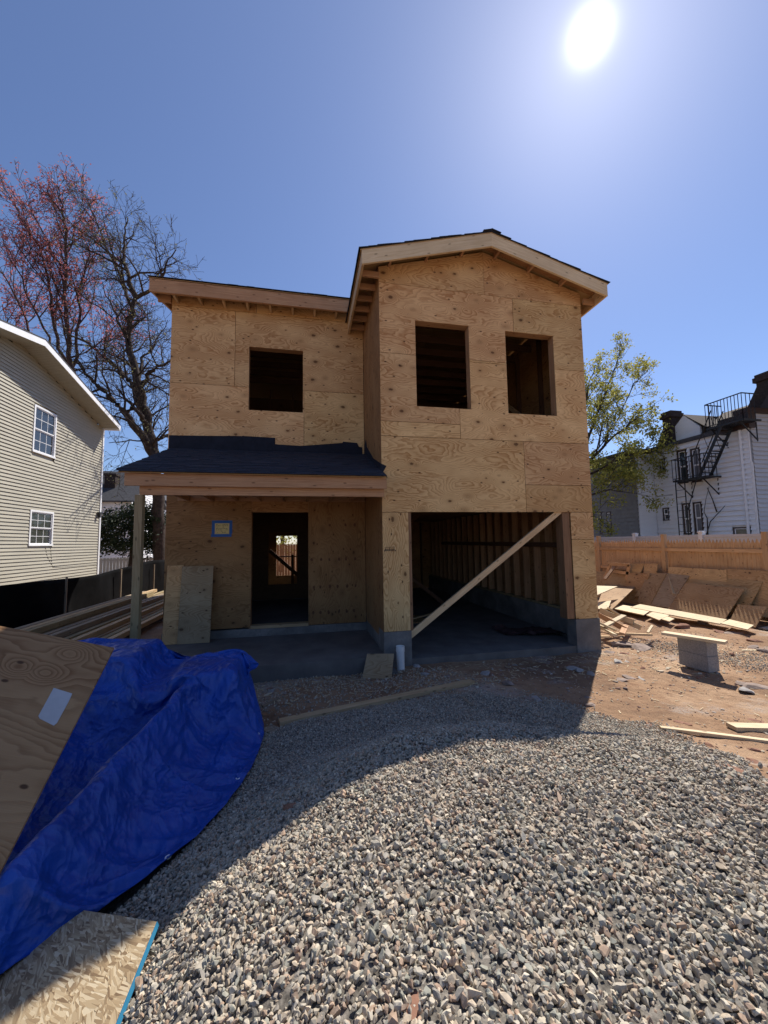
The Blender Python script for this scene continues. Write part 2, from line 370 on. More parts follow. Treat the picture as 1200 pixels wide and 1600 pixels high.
def leafm(name, a, b, trans=.3):
    n = NB(name); at = n.noise(n.tc('Object'), 2.1, 4, .7)
    n.b.inputs['Subsurface Weight'].default_value = 0
    col = n.mix(n.mr(at, .3, .7), a, b); m = n.done(col, .6, .2)
    tr = n.t.nodes.new('ShaderNodeBsdfTranslucent'); n.put(tr.inputs['Color'], col); mx = n.t.nodes.new('ShaderNodeMixShader'); mx.inputs[0].default_value = trans
    n.t.links.new(n.b.outputs[0], mx.inputs[1]); n.t.links.new(tr.outputs[0], mx.inputs[2]); n.t.links.new(mx.outputs[0], n.out.inputs['Surface'])
    return m
M['leaf_red'] = leafm('red_buds', (.38, .10, .12), (.55, .24, .22), .45)
M['leaf_bud'] = leafm('green_buds', (.16, .17, .07), (.28, .26, .12), .4)
M['leaf_yellow'] = leafm('spring_leaves', (.24, .26, .05), (.42, .38, .10), .5)
M['leaf_dark'] = leafm('evergreen_leaves', (.012, .022, .010), (.030, .045, .018), .1)
# ------------------------------------------------------------------ ground
def vnoise(x, y, seed=0):
    x = np.asarray(x, float); y = np.asarray(y, float); xi = np.floor(x); yi = np.floor(y); fx = x-xi; fy = y-yi
    def h(a, b):
        t = np.sin(a*127.1 + b*311.7 + seed*74.7)*43758.5453; return t - np.floor(t)
    u = fx*fx*(3-2*fx); v = fy*fy*(3-2*fy)
    return (h(xi, yi)*(1-u) + h(xi+1, yi)*u)*(1-v) + (h(xi, yi+1)*(1-u) + h(xi+1, yi+1)*u)*v
def mound(x, y):
    d = np.sqrt(((x-.9)*np.where(x < .9, 1.40, 1.0))**2 + (y-.6)**2)
    return .45*np.exp(-(d/2.2)**5) + .36*np.exp(-(d/3.0)**3)
def gz(x, y):
    x = np.asarray(x, float); y = np.asarray(y, float)
    n = (vnoise(x*1.1, y*1.1, 1)-.5)*.05 + (vnoise(x*2.2 + y*.6, y*1.5, 8)-.5)*.045*np.clip(mound(x, y)*3, 0, 1) + (vnoise(x*3.3, y*3.3, 2)-.5)*.03 + (vnoise(x*9, y*9, 3)-.5)*.014
    inside = (x > -2.5) & (x < 4.9) & (y > 5.7)
    near = np.where(y > 4.9, np.clip((y-4.9)/1.0, 0, 1)*-.03, 0)
    return -.08 + n + near + mound(x, y)*(1+.04*(vnoise(x*1.6, y*1.6, 5)-.5)) - np.where(inside, .25, 0)
def gpt(px, py, dz=0.0):
    """where the photo's ray meets the ground"""
    d = ray(px, py); o = np.array(EYE); t = .001; 
    for k in range(4000):
        p = o + d*t
        if p[2] <= gz(p[0], p[1]) + dz: break
        t += .00002*(1+k*.02)
    return p
def axis_cuts(a, b, c, d, fine, mid, far):
    r = list(np.arange(a, b, fine)); 
    lo = [a]; s = fine
    while lo[-1] > c: s = min(s*1.35, far); lo.append(lo[-1]-s)
    hi = [r[-1]]; s = fine
    while hi[-1] < d: s = min(s*1.35, far); hi.append(hi[-1]+s)
    return np.array(sorted(set(lo[1:] + r + hi[1:])))
gx = axis_cuts(-6, 10.2, -400, 400, .055, 1, 60); gy = axis_cuts(-2.5, 11, -400, 400, .055, 1, 60)
GX, GY = np.meshgrid(gx, gy); GZ = gz(GX, GY)
def grid_mesh(name, X, Y, Z, mat, smooth=True):
    ny, nx = X.shape; v = np.stack([X, Y, Z], -1).reshape(-1, 3)
    i = np.arange(ny-1)[:, None]*nx + np.arange(nx-1)[None]; f = np.stack([i, i+1, i+1+nx, i+nx], -1).reshape(-1, 4)
    me = bpy.data.meshes.new(name); me.vertices.add(len(v)); me.vertices.foreach_set('co', v.ravel())
    me.loops.add(f.size); me.loops.foreach_set('vertex_index', f.ravel()); me.polygons.add(len(f))
    me.polygons.foreach_set('loop_start', np.arange(len(f))*4); me.polygons.foreach_set('loop_total', np.full(len(f), 4))
    me.update(calc_edges=True); me.polygons.foreach_set('use_smooth', np.full(len(f), smooth)); me.materials.append(mat)
    o = bpy.data.objects.new(name, me); COL.objects.link(o); return o
tag(grid_mesh('ground', GX, GY, GZ, M['dirt']), 'reddish brown bare dirt of the building lot', kind='structure')

# ------------------------------------------------------------------ blue tarp draped over a pile (relaxed as cloth over what lies below)
def seg_ridge(x, y, p, q, w, soft):
    dx, dy = q[0]-p[0], q[1]-p[1]; t = np.clip(((x-p[0])*dx + (y-p[1])*dy)/(dx*dx+dy*dy), 0, 1)
    d = np.hypot(x-p[0]-t*dx, y-p[1]-t*dy); return (p[2]*(1-t) + q[2]*t) - np.clip((d-w)/soft, 0, 9)
def boxh(x, y, x0, x1, y0, y1, z, soft=.05):
    d = np.maximum(np.maximum(x0-x, x-x1), np.maximum(y0-y, y-y1)); return z - np.clip(d/soft, 0, 9)*.4
FL_ = [gpt(a, b) + np.array((0, 0, c)) for a, b, c in ((396, 1100, .30), (378, 1165, .20), (305, 1262, .17), (215, 1358, .12))]
FLAP = list(zip(FL_[:-1], FL_[1:]))
RG = [(-.98, 3.75, .60), tuple(on(268, 1090, 'z', .56)), tuple(on(150, 1210, 'z', .50)), tuple(on(10, 1352, 'z', .46))]
def under(x, y):
    h = gz(x, y) + .035
    h = np.maximum(h, np.maximum(boxh(x, y, -4.6, -.86, 3.65, 4.60, .50), boxh(x, y, -4.6, -1.5, 3.9, 4.60, .74)))
    h = np.maximum(h, boxh(x, y, -3.2, -1.75, 2.6, 3.6, .40))
    h = np.maximum(h, boxh(x, y, -1.15, -.62, 3.75, 4.35, .60))
    h = np.maximum(h, seg_ridge(x, y, RG[0], RG[1], .02, .16)); h = np.maximum(h, seg_ridge(x, y, RG[1], RG[2], .02, .16))
    h = np.maximum(h, seg_ridge(x, y, RG[2], RG[3], .02, .16))
    h = h
    for (p, q) in FLAP: h = np.maximum(h, seg_ridge(x, y, p, q, .015, .11))
    return h
NU, NV = 96, 116
cor = [np.array(c) for c in ((-4.6, 4.95), (-.50, 4.78), (-.66, 1.02), (-3.2, .35))]   # back left, back right, front right, front left
su, sv = np.meshgrid(np.linspace(0, 1, NU), np.linspace(0, 1, NV))
bulge = .30*np.sin(np.pi*np.clip(sv/.72, 0, 1))*su**3
P0 = (cor[0]*(1-su[..., None]) + cor[1]*su[..., None])*(1-sv[..., None]) + (cor[3]*(1-su[..., None]) + cor[2]*su[..., None])*sv[..., None]
EP = [np.array((-.56, 4.72)), np.array((-.42, 4.3))] + [gpt(a, b, .035 if a > 200 else .09)[:2] for a, b in ((413, 1150), (394, 1200), (355, 1255), (312, 1304), (240, 1372), (160, 1420), (60, 1490), (0, 1526))]
EP += [EP[-1] + np.array((-.25, -.16)), EP[-1] + np.array((-.7, -.3))]
EP = np.array(EP); sl_ = np.concatenate([[0], np.cumsum(np.linalg.norm(np.diff(EP, axis=0), axis=1))]); sl_ /= sl_[-1]
ER = np.stack([np.interp(sv[:, 0], sl_, EP[:, k]) for k in (0, 1)], -1)
EL = np.stack([np.interp(sv[:, 0], (0, 1), c) for c in ((-4.6, -4.0), (4.95, 1.9))], -1)
P0 = EL[:, None]*(1-su[..., None]) + ER[:, None]*su[..., None]
P0[..., 0] += .02*(vnoise(su*7, sv*9, 21)-.5); P0[..., 1] += .02*(vnoise(su*7, sv*9, 22)-.5)
ex = 1.17                                          # slack in the cloth
def rest(a, b): return np.linalg.norm(a-b, axis=-1)*ex
Pc = np.concatenate([P0, np.full(P0.shape[:2]+(1,), 1.0) + .22*vnoise(su*5, sv*6, 23)[..., None] + .10*vnoise(su*11, sv*12, 24)[..., None]], -1)
R_u = rest(P0[:, 1:], P0[:, :-1]); R_v = rest(P0[1:], P0[:-1]); R_d1 = rest(P0[1:, 1:], P0[:-1, :-1]); R_d2 = rest(P0[1:, :-1], P0[:-1, 1:])
R_u2 = rest(P0[:, 3:], P0[:, :-3]); R_v2 = rest(P0[3:], P0[:-3])
def relax(P, sa, sb, R, k=.5, only=None):
    a = P[sa]; b = P[sb]; d = a-b; l = np.linalg.norm(d, axis=-1) + 1e-9; c = (l-R)/l
    if only == 'bend': c = np.minimum(c, 0)*.12          # resists folding only
    c = (c*k)[..., None]*d; P[sa] -= c; P[sb] += c
S = np.s_
Vc = np.zeros_like(Pc)
for it in range(170):
    Vc[..., 2] -= .0016; Pp = Pc.copy(); Pc = Pc + Vc
    for _ in range(5):
        for o in (0, 1):
            relax(Pc, S[:, 1+o::2], S[:, o:-1:2], R_u[:, o::2]); relax(Pc, S[1+o::2], S[o:-1:2], R_v[o::2])
            relax(Pc, S[1+o::2, 1:], S[o:-1:2, :-1], R_d1[o::2], .25); relax(Pc, S[1+o::2, :-1], S[o:-1:2, 1:], R_d2[o::2], .25)
        for o in (0, 3):
            A = Pc[:, 3+o::6]; n = A.shape[1]; relax(Pc, S[:, 3+o:3+o+6*n:6], S[:, o:o+6*n:6], R_u2[:, o::6][:, :n], .5, 'bend')
            A = Pc[3+o::6]; n = A.shape[0]; relax(Pc, S[3+o:3+o+6*n:6], S[o:o+6*n:6], R_v2[o::6][:n], .5, 'bend')
        h = under(Pc[..., 0], Pc[..., 1]); hit = Pc[..., 2] < h
        Pc[..., 2] = np.where(hit, h, Pc[..., 2])
        if it > 10: Pc[22:, -1, :2] = ER[22:]; Pc[22:, -1, 2] = gz(ER[22:, 0], ER[22:, 1]) + np.interp(sv[22:, 0], (.6, .8), (.035, .095))
    Vc = (Pc-Pp)*.93; h = under(Pc[..., 0], Pc[..., 1]); hit = Pc[..., 2] < h+.004
    Vc[hit] *= np.array([.35, .35, .5])
Pc[..., 2] += .012*(vnoise(su*30, sv*34, 31)-.5) 
tarp = grid_mesh('tarp', Pc[..., 0], Pc[..., 1], Pc[..., 2], M['tarp'])
sd = tarp.modifiers.new('solid', 'SOLIDIFY'); sd.thickness = .002; sb = tarp.modifiers.new('sub', 'SUBSURF'); sb.levels = 1; sb.render_levels = 1
tag(tarp, 'crumpled blue tarpaulin draped over a low pile in the left foreground', 'tarpaulin')
for k in (8, 30, 52, 74, 96):
    p = Pc[k, -2]; mb = MB(); a = np.linspace(0, 2*math.pi, 13)[:-1]; mb.tube([p + np.array([.012*math.cos(t), .012*math.sin(t), .008]) for t in list(a)+[a[0]]], .0035, 5)
    mb.build('grommet', M['white_trim'], tarp)

TARP_EDGE = [tuple(Pc[i, -1, :2] - np.array((.03, 0))) for i in range(0, NV, 4)] + [tuple(Pc[-1, -1, :2])] + [tuple(Pc[-1, i, :2]) for i in range(NU-1, 0, -6)] + [tuple(Pc[0, 0, :2])] + [tuple(Pc[0, i, :2]) for i in range(6, NU-4, 6)]
O0 = gpt(245, 1440, .07); O1 = gpt(181, 1600, .05); Vv = O1-O0; Vv /= np.linalg.norm(Vv); O2 = gpt(148, 1457, .07); Uu = O2-O0; Uu[2] = 0; Uu /= np.linalg.norm(Uu); _q = O0 + Uu*.7; Uu[2] = (float(gz(_q[0], _q[1])) + .10 - O0[2])/.7; Uu /= np.linalg.norm(Uu)
OSB_EDGE = [tuple((O0 + Uu*a + Vv*b)[:2]) for a, b in ((.01, .01), (1.1, .01), (1.1, .9), (.01, .9))]
# ------------------------------------------------------------------ crushed stone heap
def in_poly(x, y, poly):
    r = np.zeros(x.shape, bool); n = len(poly)
    for i in range(n):
        x0, y0 = poly[i]; x1, y1 = poly[(i+1) % n]
        c = (y0 > y) != (y1 > y); r ^= c & (x < (x1-x0)*(y-y0)/((y1-y0) + 1e-12) + x0)
    return r
GPOLY = [(-2.6, -1.5), (-2.2, 2.8), (-1.2, 3.9)] + [tuple(gpt(a, b)[:2]) for a, b in ((400, 1150), (430, 1138), (560, 1110), (740, 1080), (800, 1090), (930, 1113), (1000, 1135), (1100, 1172), (1200, 1228))] + [(3.4, 1.2), (3.4, -1.5)]
nr = np.random.default_rng(11)
ICO = []
t_ = (1+5**.5)/2
for a in (-1, 1):
    for b in (-t_, t_): ICO += [(a, b, 0), (0, a, b), (b, 0, a)]
ICO = np.array(ICO)/math.sqrt(1+t_*t_)
def hull(v):
    import bmesh
    bm = bmesh.new(); [bm.verts.new(p) for p in v]; bmesh.ops.convex_hull(bm, input=bm.verts)
    bmesh.ops.delete(bm, geom=[x for x in bm.verts if not x.link_faces], context='VERTS'); bm.verts.index_update()
    r = np.array([x.co[:] for x in bm.verts]), [[x.index for x in f.verts] for f in bm.faces]; bm.free(); return r
def rock_shapes(n, k, seed):
    """angular stones: hulls of random points, each trimmed by a few flat faces"""
    g = np.random.default_rng(seed); out = []
    for _ in range(n):
        p = g.normal(size=(k, 3)); p /= np.linalg.norm(p, axis=1)[:, None]
        for _ in range(5):
            d = g.normal(size=3); d /= np.linalg.norm(d); lim = g.uniform(.55, .85); q = p@d; p -= np.maximum(q-lim, 0)[:, None]*d
        v, f = hull(p.tolist()); out.append((v, [t for t in f]))
    return out
def scatter_mesh(name, mat, shapes, pos, size, rot, squash, tint):
    """all stones as one mesh"""
    V = []; F = []; T = []; base = 0; which = nr.integers(0, len(shapes), len(pos))
    for s, (v, f) in enumerate(shapes):
        ids = np.where(which == s)[0]
        if not len(ids): continue
        tri = np.array([t for t in f if len(t) == 3]); sc = (size[ids, None]*squash[ids])
        q = v[None]*sc[:, None, :]; q = np.einsum('nij,nvj->nvi', rot[ids], q) + pos[ids][:, None, :]
        V.append(q.reshape(-1, 3)); F.append((tri[None] + (np.arange(len(ids))*len(v))[:, None, None] + base).reshape(-1, 3)); base += len(ids)*len(v)
        T.append(np.repeat(tint[ids], len(v), 0))
    V = np.concatenate(V); F = np.concatenate(F); T = np.concatenate(T)
    me = bpy.data.meshes.new(name); me.vertices.add(len(V)); me.vertices.foreach_set('co', V.ravel().astype(np.float32))
    me.loops.add(F.size); me.loops.foreach_set('vertex_index', F.ravel().astype(np.int32)); me.polygons.add(len(F))
    me.polygons.foreach_set('loop_start', np.arange(len(F))*3); me.polygons.foreach_set('loop_total', np.full(len(F), 3))
    me.update(calc_edges=True); me.polygons.foreach_set('use_smooth', np.zeros(len(F), bool))
    a = me.color_attributes.new('tint', 'FLOAT_COLOR', 'POINT'); a.data.foreach_set('color', np.concatenate([T, np.ones((len(T), 1))], 1).ravel().astype(np.float32))
    me.materials.append(mat); o = bpy.data.objects.new(name, me); COL.objects.link(o); return o
def rand_rot(n, flat=1.0):
    q = nr.normal(size=(n, 4)); q[:, 1:3] *= flat; q /= np.linalg.norm(q, axis=1)[:, None]; w, x, y, z = q.T
    return np.stack([1-2*(y*y+z*z), 2*(x*y-z*w), 2*(x*z+y*w), 2*(x*y+z*w), 1-2*(x*x+z*z), 2*(y*z-x*w), 2*(x*z-y*w), 2*(y*z+x*w), 1-2*(x*x+y*y)], -1).reshape(-1, 3, 3)
PAL = np.array([(.36, .335, .30), (.43, .40, .355), (.27, .255, .24), (.38, .325, .265), (.36, .265, .205), (.27, .275, .25), (.48, .44, .375), (.31, .285, .245), (.42, .355, .29)])
def stones(name, N, box, rmin, rmax, shapes, lift, edge=True, poly=None):
    x = nr.uniform(box[0], box[1], N); y = nr.uniform(box[2], box[3], N)
    e = (vnoise(x*2.3, y*2.3, 9)-.5)*.35 + nr.normal(size=N)*.07
    k = in_poly(x + e, y + e*.7, poly or GPOLY) & ~in_poly(x, y, TARP_EDGE) & ~in_poly(x, y, OSB_EDGE); x, y = x[k], y[k]; n = len(x)
    r = (rmin + (rmax-rmin)*nr.beta(1.4, 3.4, n))*np.where(nr.random(n) < .035, 1.55, 1.); z = gz(x, y) + lift*nr.uniform(-.3, 1., n)
    sq = np.stack([nr.uniform(.9, 1.35, n), nr.uniform(.65, 1., n), nr.uniform(.42, .8, n)], 1)
    dust = np.clip((vnoise(x*1.3, y*1.3, 41)*.6 + vnoise(x*4, y*4, 42)*.4 - .5)*2.2, 0, 1)[:, None]*.35; tint = np.array((1.07, 1.03, .93))*PAL[nr.integers(0, len(PAL), n)]*nr.uniform(.8, 1.1, (n, 1)); tint = tint*(1-dust) + dust*np.array((.36, .29, .22))
    return scatter_mesh(name, M['gravel'], shapes, np.stack([x, y, z], 1), r, rand_rot(n, .8), sq, tint)
NEAR = rock_shapes(26, 17, 3); FAR = rock_shapes(14, 12, 4)
def merge(name, objs):
    """several scatters -> one object"""
    V = []; F = []; T = []; b = 0
    for o in objs:
        me = o.data; n = len(me.vertices); a = np.empty(n*3, np.float32); me.vertices.foreach_get('co', a); V.append(a)
        l = np.empty(len(me.loops), np.int32); me.loops.foreach_get('vertex_index', l); F.append(l+b); b += n
        t = np.empty(n*4, np.float32); me.color_attributes['tint'].data.foreach_get('color', t); T.append(t)
    V = np.concatenate(V); F = np.concatenate(F); T = np.concatenate(T); nf = len(F)//3
    me = bpy.data.meshes.new(name); me.vertices.add(b); me.vertices.foreach_set('co', V); me.loops.add(len(F)); me.loops.foreach_set('vertex_index', F)
    me.polygons.add(nf); me.polygons.foreach_set('loop_start', np.arange(nf)*3); me.polygons.foreach_set('loop_total', np.full(nf, 3)); me.update(calc_edges=True); me.polygons.foreach_set('use_smooth', np.zeros(nf, bool))
    me.color_attributes.new('tint', 'FLOAT_COLOR', 'POINT').data.foreach_set('color', T); me.materials.append(M['gravel'])
    for o in objs: bpy.data.objects.remove(o)
    o = bpy.data.objects.new(name, me); COL.objects.link(o); return o
Q = 1.0
g1_ = stones('gravel', int(250000*Q), (-2.2, 3.6, -.8, 2.5), .0055, .0165, NEAR, .018)
g2_ = stones('gravel', int(120000*Q), (-1.3, 3.9, 2.3, 4.7), .006, .017, FAR, .012)
THIN = [(-1.2, 3.9), (-.3, 4.0), (1.9, 4.4), (2.6, 4.6), (2.0, 5.2), (1.3, 5.5), (-.8, 5.6)]
g3_ = stones('gravel', 5000, (-1.3, 2.8, 3.8, 5.7), .009, .022, FAR, .008, True, THIN)
P2 = [(6.0, 4.0), (5.6, 5.4), (5.2, 5.9), (5.9, 6.0), (6.6, 5.0), (7.4, 4.6), (7.0, 3.9)]
g4_ = stones('gravel', 9000, (5.0, 7.6, 3.8, 6.2), .008, .020, FAR, .006, True, P2)
tag(merge('gravel', [g1_, g2_, g3_, g4_]), 'heap of grey crushed stone in front of the house', 'gravel', None, 'stuff')
bx, by = np.meshgrid(np.arange(-2.9, 4.1, .06), np.arange(-1.8, 4.9, .06)); 
bk = in_poly(bx, by, [(x*.985, y*.985) for x, y in GPOLY])
tag(grid_mesh('gravel_bed', bx, by, gz(bx, by) + np.where(bk, .006, -.05), M['gravel_bed']), 'dusty bed under the crushed stone', kind='structure')
# ------------------------------------------------------------------ the unfinished house
D = 5.614; D2 = 7.25; XL, XM, XR = -2.36, 1.13, 4.75; YB = 14.0; XC = 2.92
X_, Y_, Z_ = (1, 0, 0), (0, 1, 0), (0, 0, 1)
M['knot'] = plain('knot_stain', (.12, .05, .022), .8)
house = thing('house', (1.2, D, 0), 'unfinished two storey house sheathed in bare plywood with open garage', 'house')
def panel(u0, u1, v0, v1, holes=(), y=D, mat='ply', swap=False, name='sheathing_panel', th=.012, gap=.0035):
    m = MB(); m.plate(u0+gap, u1-gap, v0+gap, v1-gap, holes, (0, y, 0), X_, Z_, Y_, th, swap); return m.build(name, M[mat], house)
W1 = (1.71, 2.62, 3.83, 5.23); W2 = (3.27, 4.17, 3.80, 5.21); W3 = (-1.02, -.04, 4.19, 5.40); DR = (-.94, .06, .24, 2.30)
zr = lambda x: 6.60 - .28*abs(x-XC)
# garage front
for a, b in ((XM, XC), (XC, XR)):
    m = MB(); m.prism([(a+.002, 5.803), (b-.002, 5.803), (b-.002, zr(b)-.05), (a+.002, zr(a)-.05)], (0, D, 0), X_, Z_, Y_, .012)
    m.build('sheathing_panel', M['ply'], house)
panel(XM, 3.43, 4.655, 5.80, [W1, W2]); panel(3.43, XR, 4.62, 5.80, [W2])
panel(XM, 2.42, 3.57, 4.655, [W1]); panel(2.42, XR, 3.34, 4.62, [W1, W2]); panel(2.42, 3.43, 4.62, 4.655, [W1, W2], mat='ply')
panel(XM, 2.42, 3.34, 3.57); panel(XM, 3.52, 2.17, 3.34); panel(3.52, XR, 2.62, 3.34); panel(3.52, XR, 2.17, 2.62, mat='ply_old')
panel(XM, 1.535, .41, 2.17, (), D, 'ply', True); panel(4.32, XR, .42, 1.72); panel(4.32, XR, 1.72, 2.17)
# side wall of the garage bay between the two fronts
m = MB(); m.plate(D+.014, D2-.002, .28, 5.8, [(D, D+.402, .2, .412)], (XM, 0, 0), Y_, Z_, X_, .012, True); m.build('sheathing_panel', M['ply_red_shade'], house)
# left front
panel(XL, -.9, 6.06, 6.30, (), D2, 'ply_old'); panel(-.9, XM-.005, 6.06, 6.30, (), D2, 'ply_old')
panel(XL, -1.27, 4.62, 6.06, (), D2); panel(-1.27, XM-.005, 4.62, 6.06, [W3], D2)
panel(XL, -.02, 3.0, 4.62, [W3], D2); panel(-.02, XM-.005, 3.0, 4.62, (), D2, 'ply')
panel(XL, -.94, .26, 2.6, (), D2, 'ply_red_shade'); panel(-.94, .06, 2.30, 2.6, (), D2, 'ply_red_shade'); panel(.06, XM-.005, .24, 2.6, (), D2, 'ply_red_shade', True)
panel(XL, XM-.005, 2.6, 3.0, (), D2, 'ply_red_shade')
# knots in rows on the porch panel
for zz in (2.06, 1.42, .92, .46):
    for k in range(6):
        xx = .14 + k*.155 + rng.uniform(-.02, .02)
        if zz > 2 and k in (0, 1, 3): continue
        m = MB(); m.prism([(xx+.022*math.cos(t)*rng.uniform(.8, 1.2), zz+rng.uniform(-.01, .01)+.034*math.sin(t)*rng.uniform(.7, 1.2)) for t in [i*math.pi/4 for i in range(8)]], (0, D2-.0008, 0), X_, Z_, Y_, .0005)
        m.build('knot', M['knot'], house)
# other outside walls
def wallX(x, y0, y1, z0, z1, sgn, mat='ply', holes=()):
    m = MB(); m.plate(y0, y1, z0, z1, list(holes), (x, 0, 0), Y_, Z_, (sgn, 0, 0), .012); m.build('sheathing_panel', M[mat], house)
for k in range(4):
    a = D+.016 + k*2.1; b = min(a+2.097, YB)
    wallX(XR, a, b, .45, 3.2, -1, 'ply_red_shade'); wallX(XR, a, b, 3.203, 5.85, -1, 'ply_red_shade')
    a = D2+.016 + k*1.7; b = min(a+1.697, YB); wallX(XL, a, b, .27, 3.2, 1, 'ply_red_shade'); wallX(XL, a, b, 3.203, 6.3, 1)
m = MB(); m.plate(XL, XR, .0, 5.85, [(-.98, -.24, .62, 2.0), (2.4, 2.9, 3.7, 4.5)], (0, YB, 0), X_, Z_, Y_, .012); m.build('sheathing_panel', M['ply_red_shade'], house)
# concrete
m = MB(); m.box(XM, 1.545, D-.006, D+.40, -.35, .408); m.build('foundation', M['concrete'], house)
m = MB(); m.box(4.315, XR+.012, D-.006, D+.22, -.35, .418); m.build('foundation', M['concrete'], house)
m = MB(); m.box(4.58, XR+.012, D+.222, YB+.05, -.35, .445); m.build('foundation', M['concrete'], house)
m = MB(); m.box(XM+.003, XM+.2, D+.402, YB-.02, -.3, .278); m.build('foundation', M['concrete'], house)
m = MB(); m.box(XL-.01, XM, D2-.008, D2+.2, -.35, .235); m.build('foundation', M['concrete'], house)
m = MB(); m.box(XL-.01, XL+.2, D2+.202, YB+.05, -.35, .25); m.build('foundation', M['concrete'], house)
m = MB(); m.box(1.547, 4.313, D+.01, YB, -.3, .0); m.box(XM+.202, 1.546, D+.403, YB, -.3, -.001); m.box(4.314, 4.578, D+.223, YB, -.3, -.001); m.build('garage_slab', M['slab'], house)
m = MB(); m.box(-2.7, XM-.001, 5.50, D2-.01, -.3, .10); m.box(XM-.001, 1.25, 5.30, D-.008, -.3, -.06); m.build('porch_slab', M['slab'], house)
m = MB(); m.box(XL+.2, XM, D2+.21, YB, -.3, .21); m.build('floor_slab', M['slab'], house)
# framing
def stud(x, y, z0, z1, w=.038, d=.14, along='y', mat='lum_shade', name='stud'):
    m = MB()
    if along == 'y': m.box(x-d/2, x+d/2, y-w/2, y+w/2, z0, z1, 'z')
    else: m.box(x-w/2, x+w/2, y-d/2, y+d/2, z0, z1, 'z')
    return m.build(name, M[mat], house)
y = D + .3
while y < YB: stud(XR-.086, y, .49, 2.44, mat='lum_red'); y += .406
m = MB(); m.box(XR-.156, XR-.016, D+.225, YB-.02, .447, .487, 'y'); m.build('sill_plate', M['lum_green'], house)
m = MB(); m.bar((XR-.17, D+.3, 1.62), (XR-.17, 12.5, 1.66), .09, .02, (1, 0, 0)); m.build('brace', M['lum_shade'], house)
y = D + 1.9
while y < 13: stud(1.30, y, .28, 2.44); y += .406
for x in np.arange(XM+.3, XR-.2, .406): stud(x, YB-.09, .05, 2.44, along='x')
for x in np.arange(XL+.1, .9, .61): stud(x, YB-.09, .25, 2.44, along='x') if not (-1.05 < x < -.2) else None
for k in range(19):
    yy = D + .45 + k*.43
    if yy < 13.8: m = MB(); m.box(XM+.2, XR-.02, yy-.02, yy+.02, 2.45, 2.74, 'x'); m.build('floor_joist', M['lum_shade'], house)
m = MB(); m.box(XM+.014, XR-.014, D+.014, D+.10, 2.20, 2.60, 'x'); m.build('garage_header', M['lum_shade'], house)
m = MB(); m.box(4.18, 4.318, D+.02, D+.20, .43, 2.17, 'z'); m.build('jamb', M['lum_half_shade'], house)
m = MB(); m.box(1.536, 1.58, D+.02, D+.16, .41, 2.17, 'z'); m.build('jamb', M['lum_half_shade'], house)
m = MB(); m.plate(XM+.014, XR-.014, D+.12, YB-.02, [], (0, 0, 2.75), X_, Y_, Z_, .02); m.plate(XL+.014, XM, D2+.02, YB-.02, [], (0, 0, 2.75), X_, Y_, Z_, .02); m.build('upper_floor', M['ply_shade'], house)
for (a, b, c, d), yw in ((W1, D), (W2, D), (W3, D2)):
    m = MB()
    for x in (a-.001, b+.001): 
        s = -1 if x < (a+b)/2 else 1; m.box(min(x, x+s*.038), max(x, x+s*.038), yw+.013, yw+.15, c-.04, d, 'z')
    m.box(a-.04, b+.04, yw+.013, yw+.15, d+.001, d+.20, 'x'); m.box(a-.04, b+.04, yw+.013, yw+.15, c-.08, c-.041, 'x')
    m.build('window_frame', M['lum_red'], house)
m = MB(); a, b, c, d = DR
m.box(a-.038, a-.001, D2+.013, D2+.15, c, d, 'z'); m.box(b+.001, b+.04, D2+.013, D2+.15, c, d, 'z'); m.box(a-.04, b+.04, D2+.013, D2+.15, d+.001, d+.2, 'x'); m.build('door_frame', M['lum_red'], house)
m = MB(); m.box(a, b, D2-.03, D2+.15, .236, .285, 'x'); m.build('door_sill', M['lum'], house)
for k in range(9): stud(XR-.06, D+.35+k*.406*2, 2.78, 5.8, d=.09)
for k in range(7): stud(1.3, D+.5+k*.81, 2.78, 5.8, d=.09)
for x in np.arange(1.3, 4.7, .61): stud(x, 12.2, 2.78, 5.8, along='x', d=.09)
for x in np.arange(XL+.2, 1.1, .61): stud(x, 10.8, 2.78, 6.0, along='x', d=.09)
m = MB(); m.bar((XR-.12, D+.4, 3.3), (XR-.12, 8.8, 5.5), .09, .03, (1, 0, 0)); m.build('brace', M['lum'], house)
m = MB(); m.plate(XL+.02, XR-.02, 2.78, 5.9, [(.1, .9, 2.78, 4.8)], (0, 11.2, 0), X_, Z_, Y_, .012); m.build('partition', M['ply_shade'], house)
m = MB(); m.plate(XL+.02, XM, .22, 2.73, [(-.98, -.22, .62, 2.05)], (0, 11.0, 0), X_, Z_, Y_, .012); m.build('partition', M['ply_shade'], house)
for k in range(16):
    yy = D + .5 + k*.5; m = MB(); m.box(XM+.02, XR-.02, yy-.019, yy+.019, 5.72, 5.86, 'x'); m.build('ceiling_joist', M['lum_shade'], house)
for k in range(7):
    yy = D2 + .35 + k*.5; m = MB(); m.box(XL+.02, XM-.02, yy-.019, yy+.019, 6.1, 6.24, 'x'); m.build('ceiling_joist', M['lum_shade'], house)
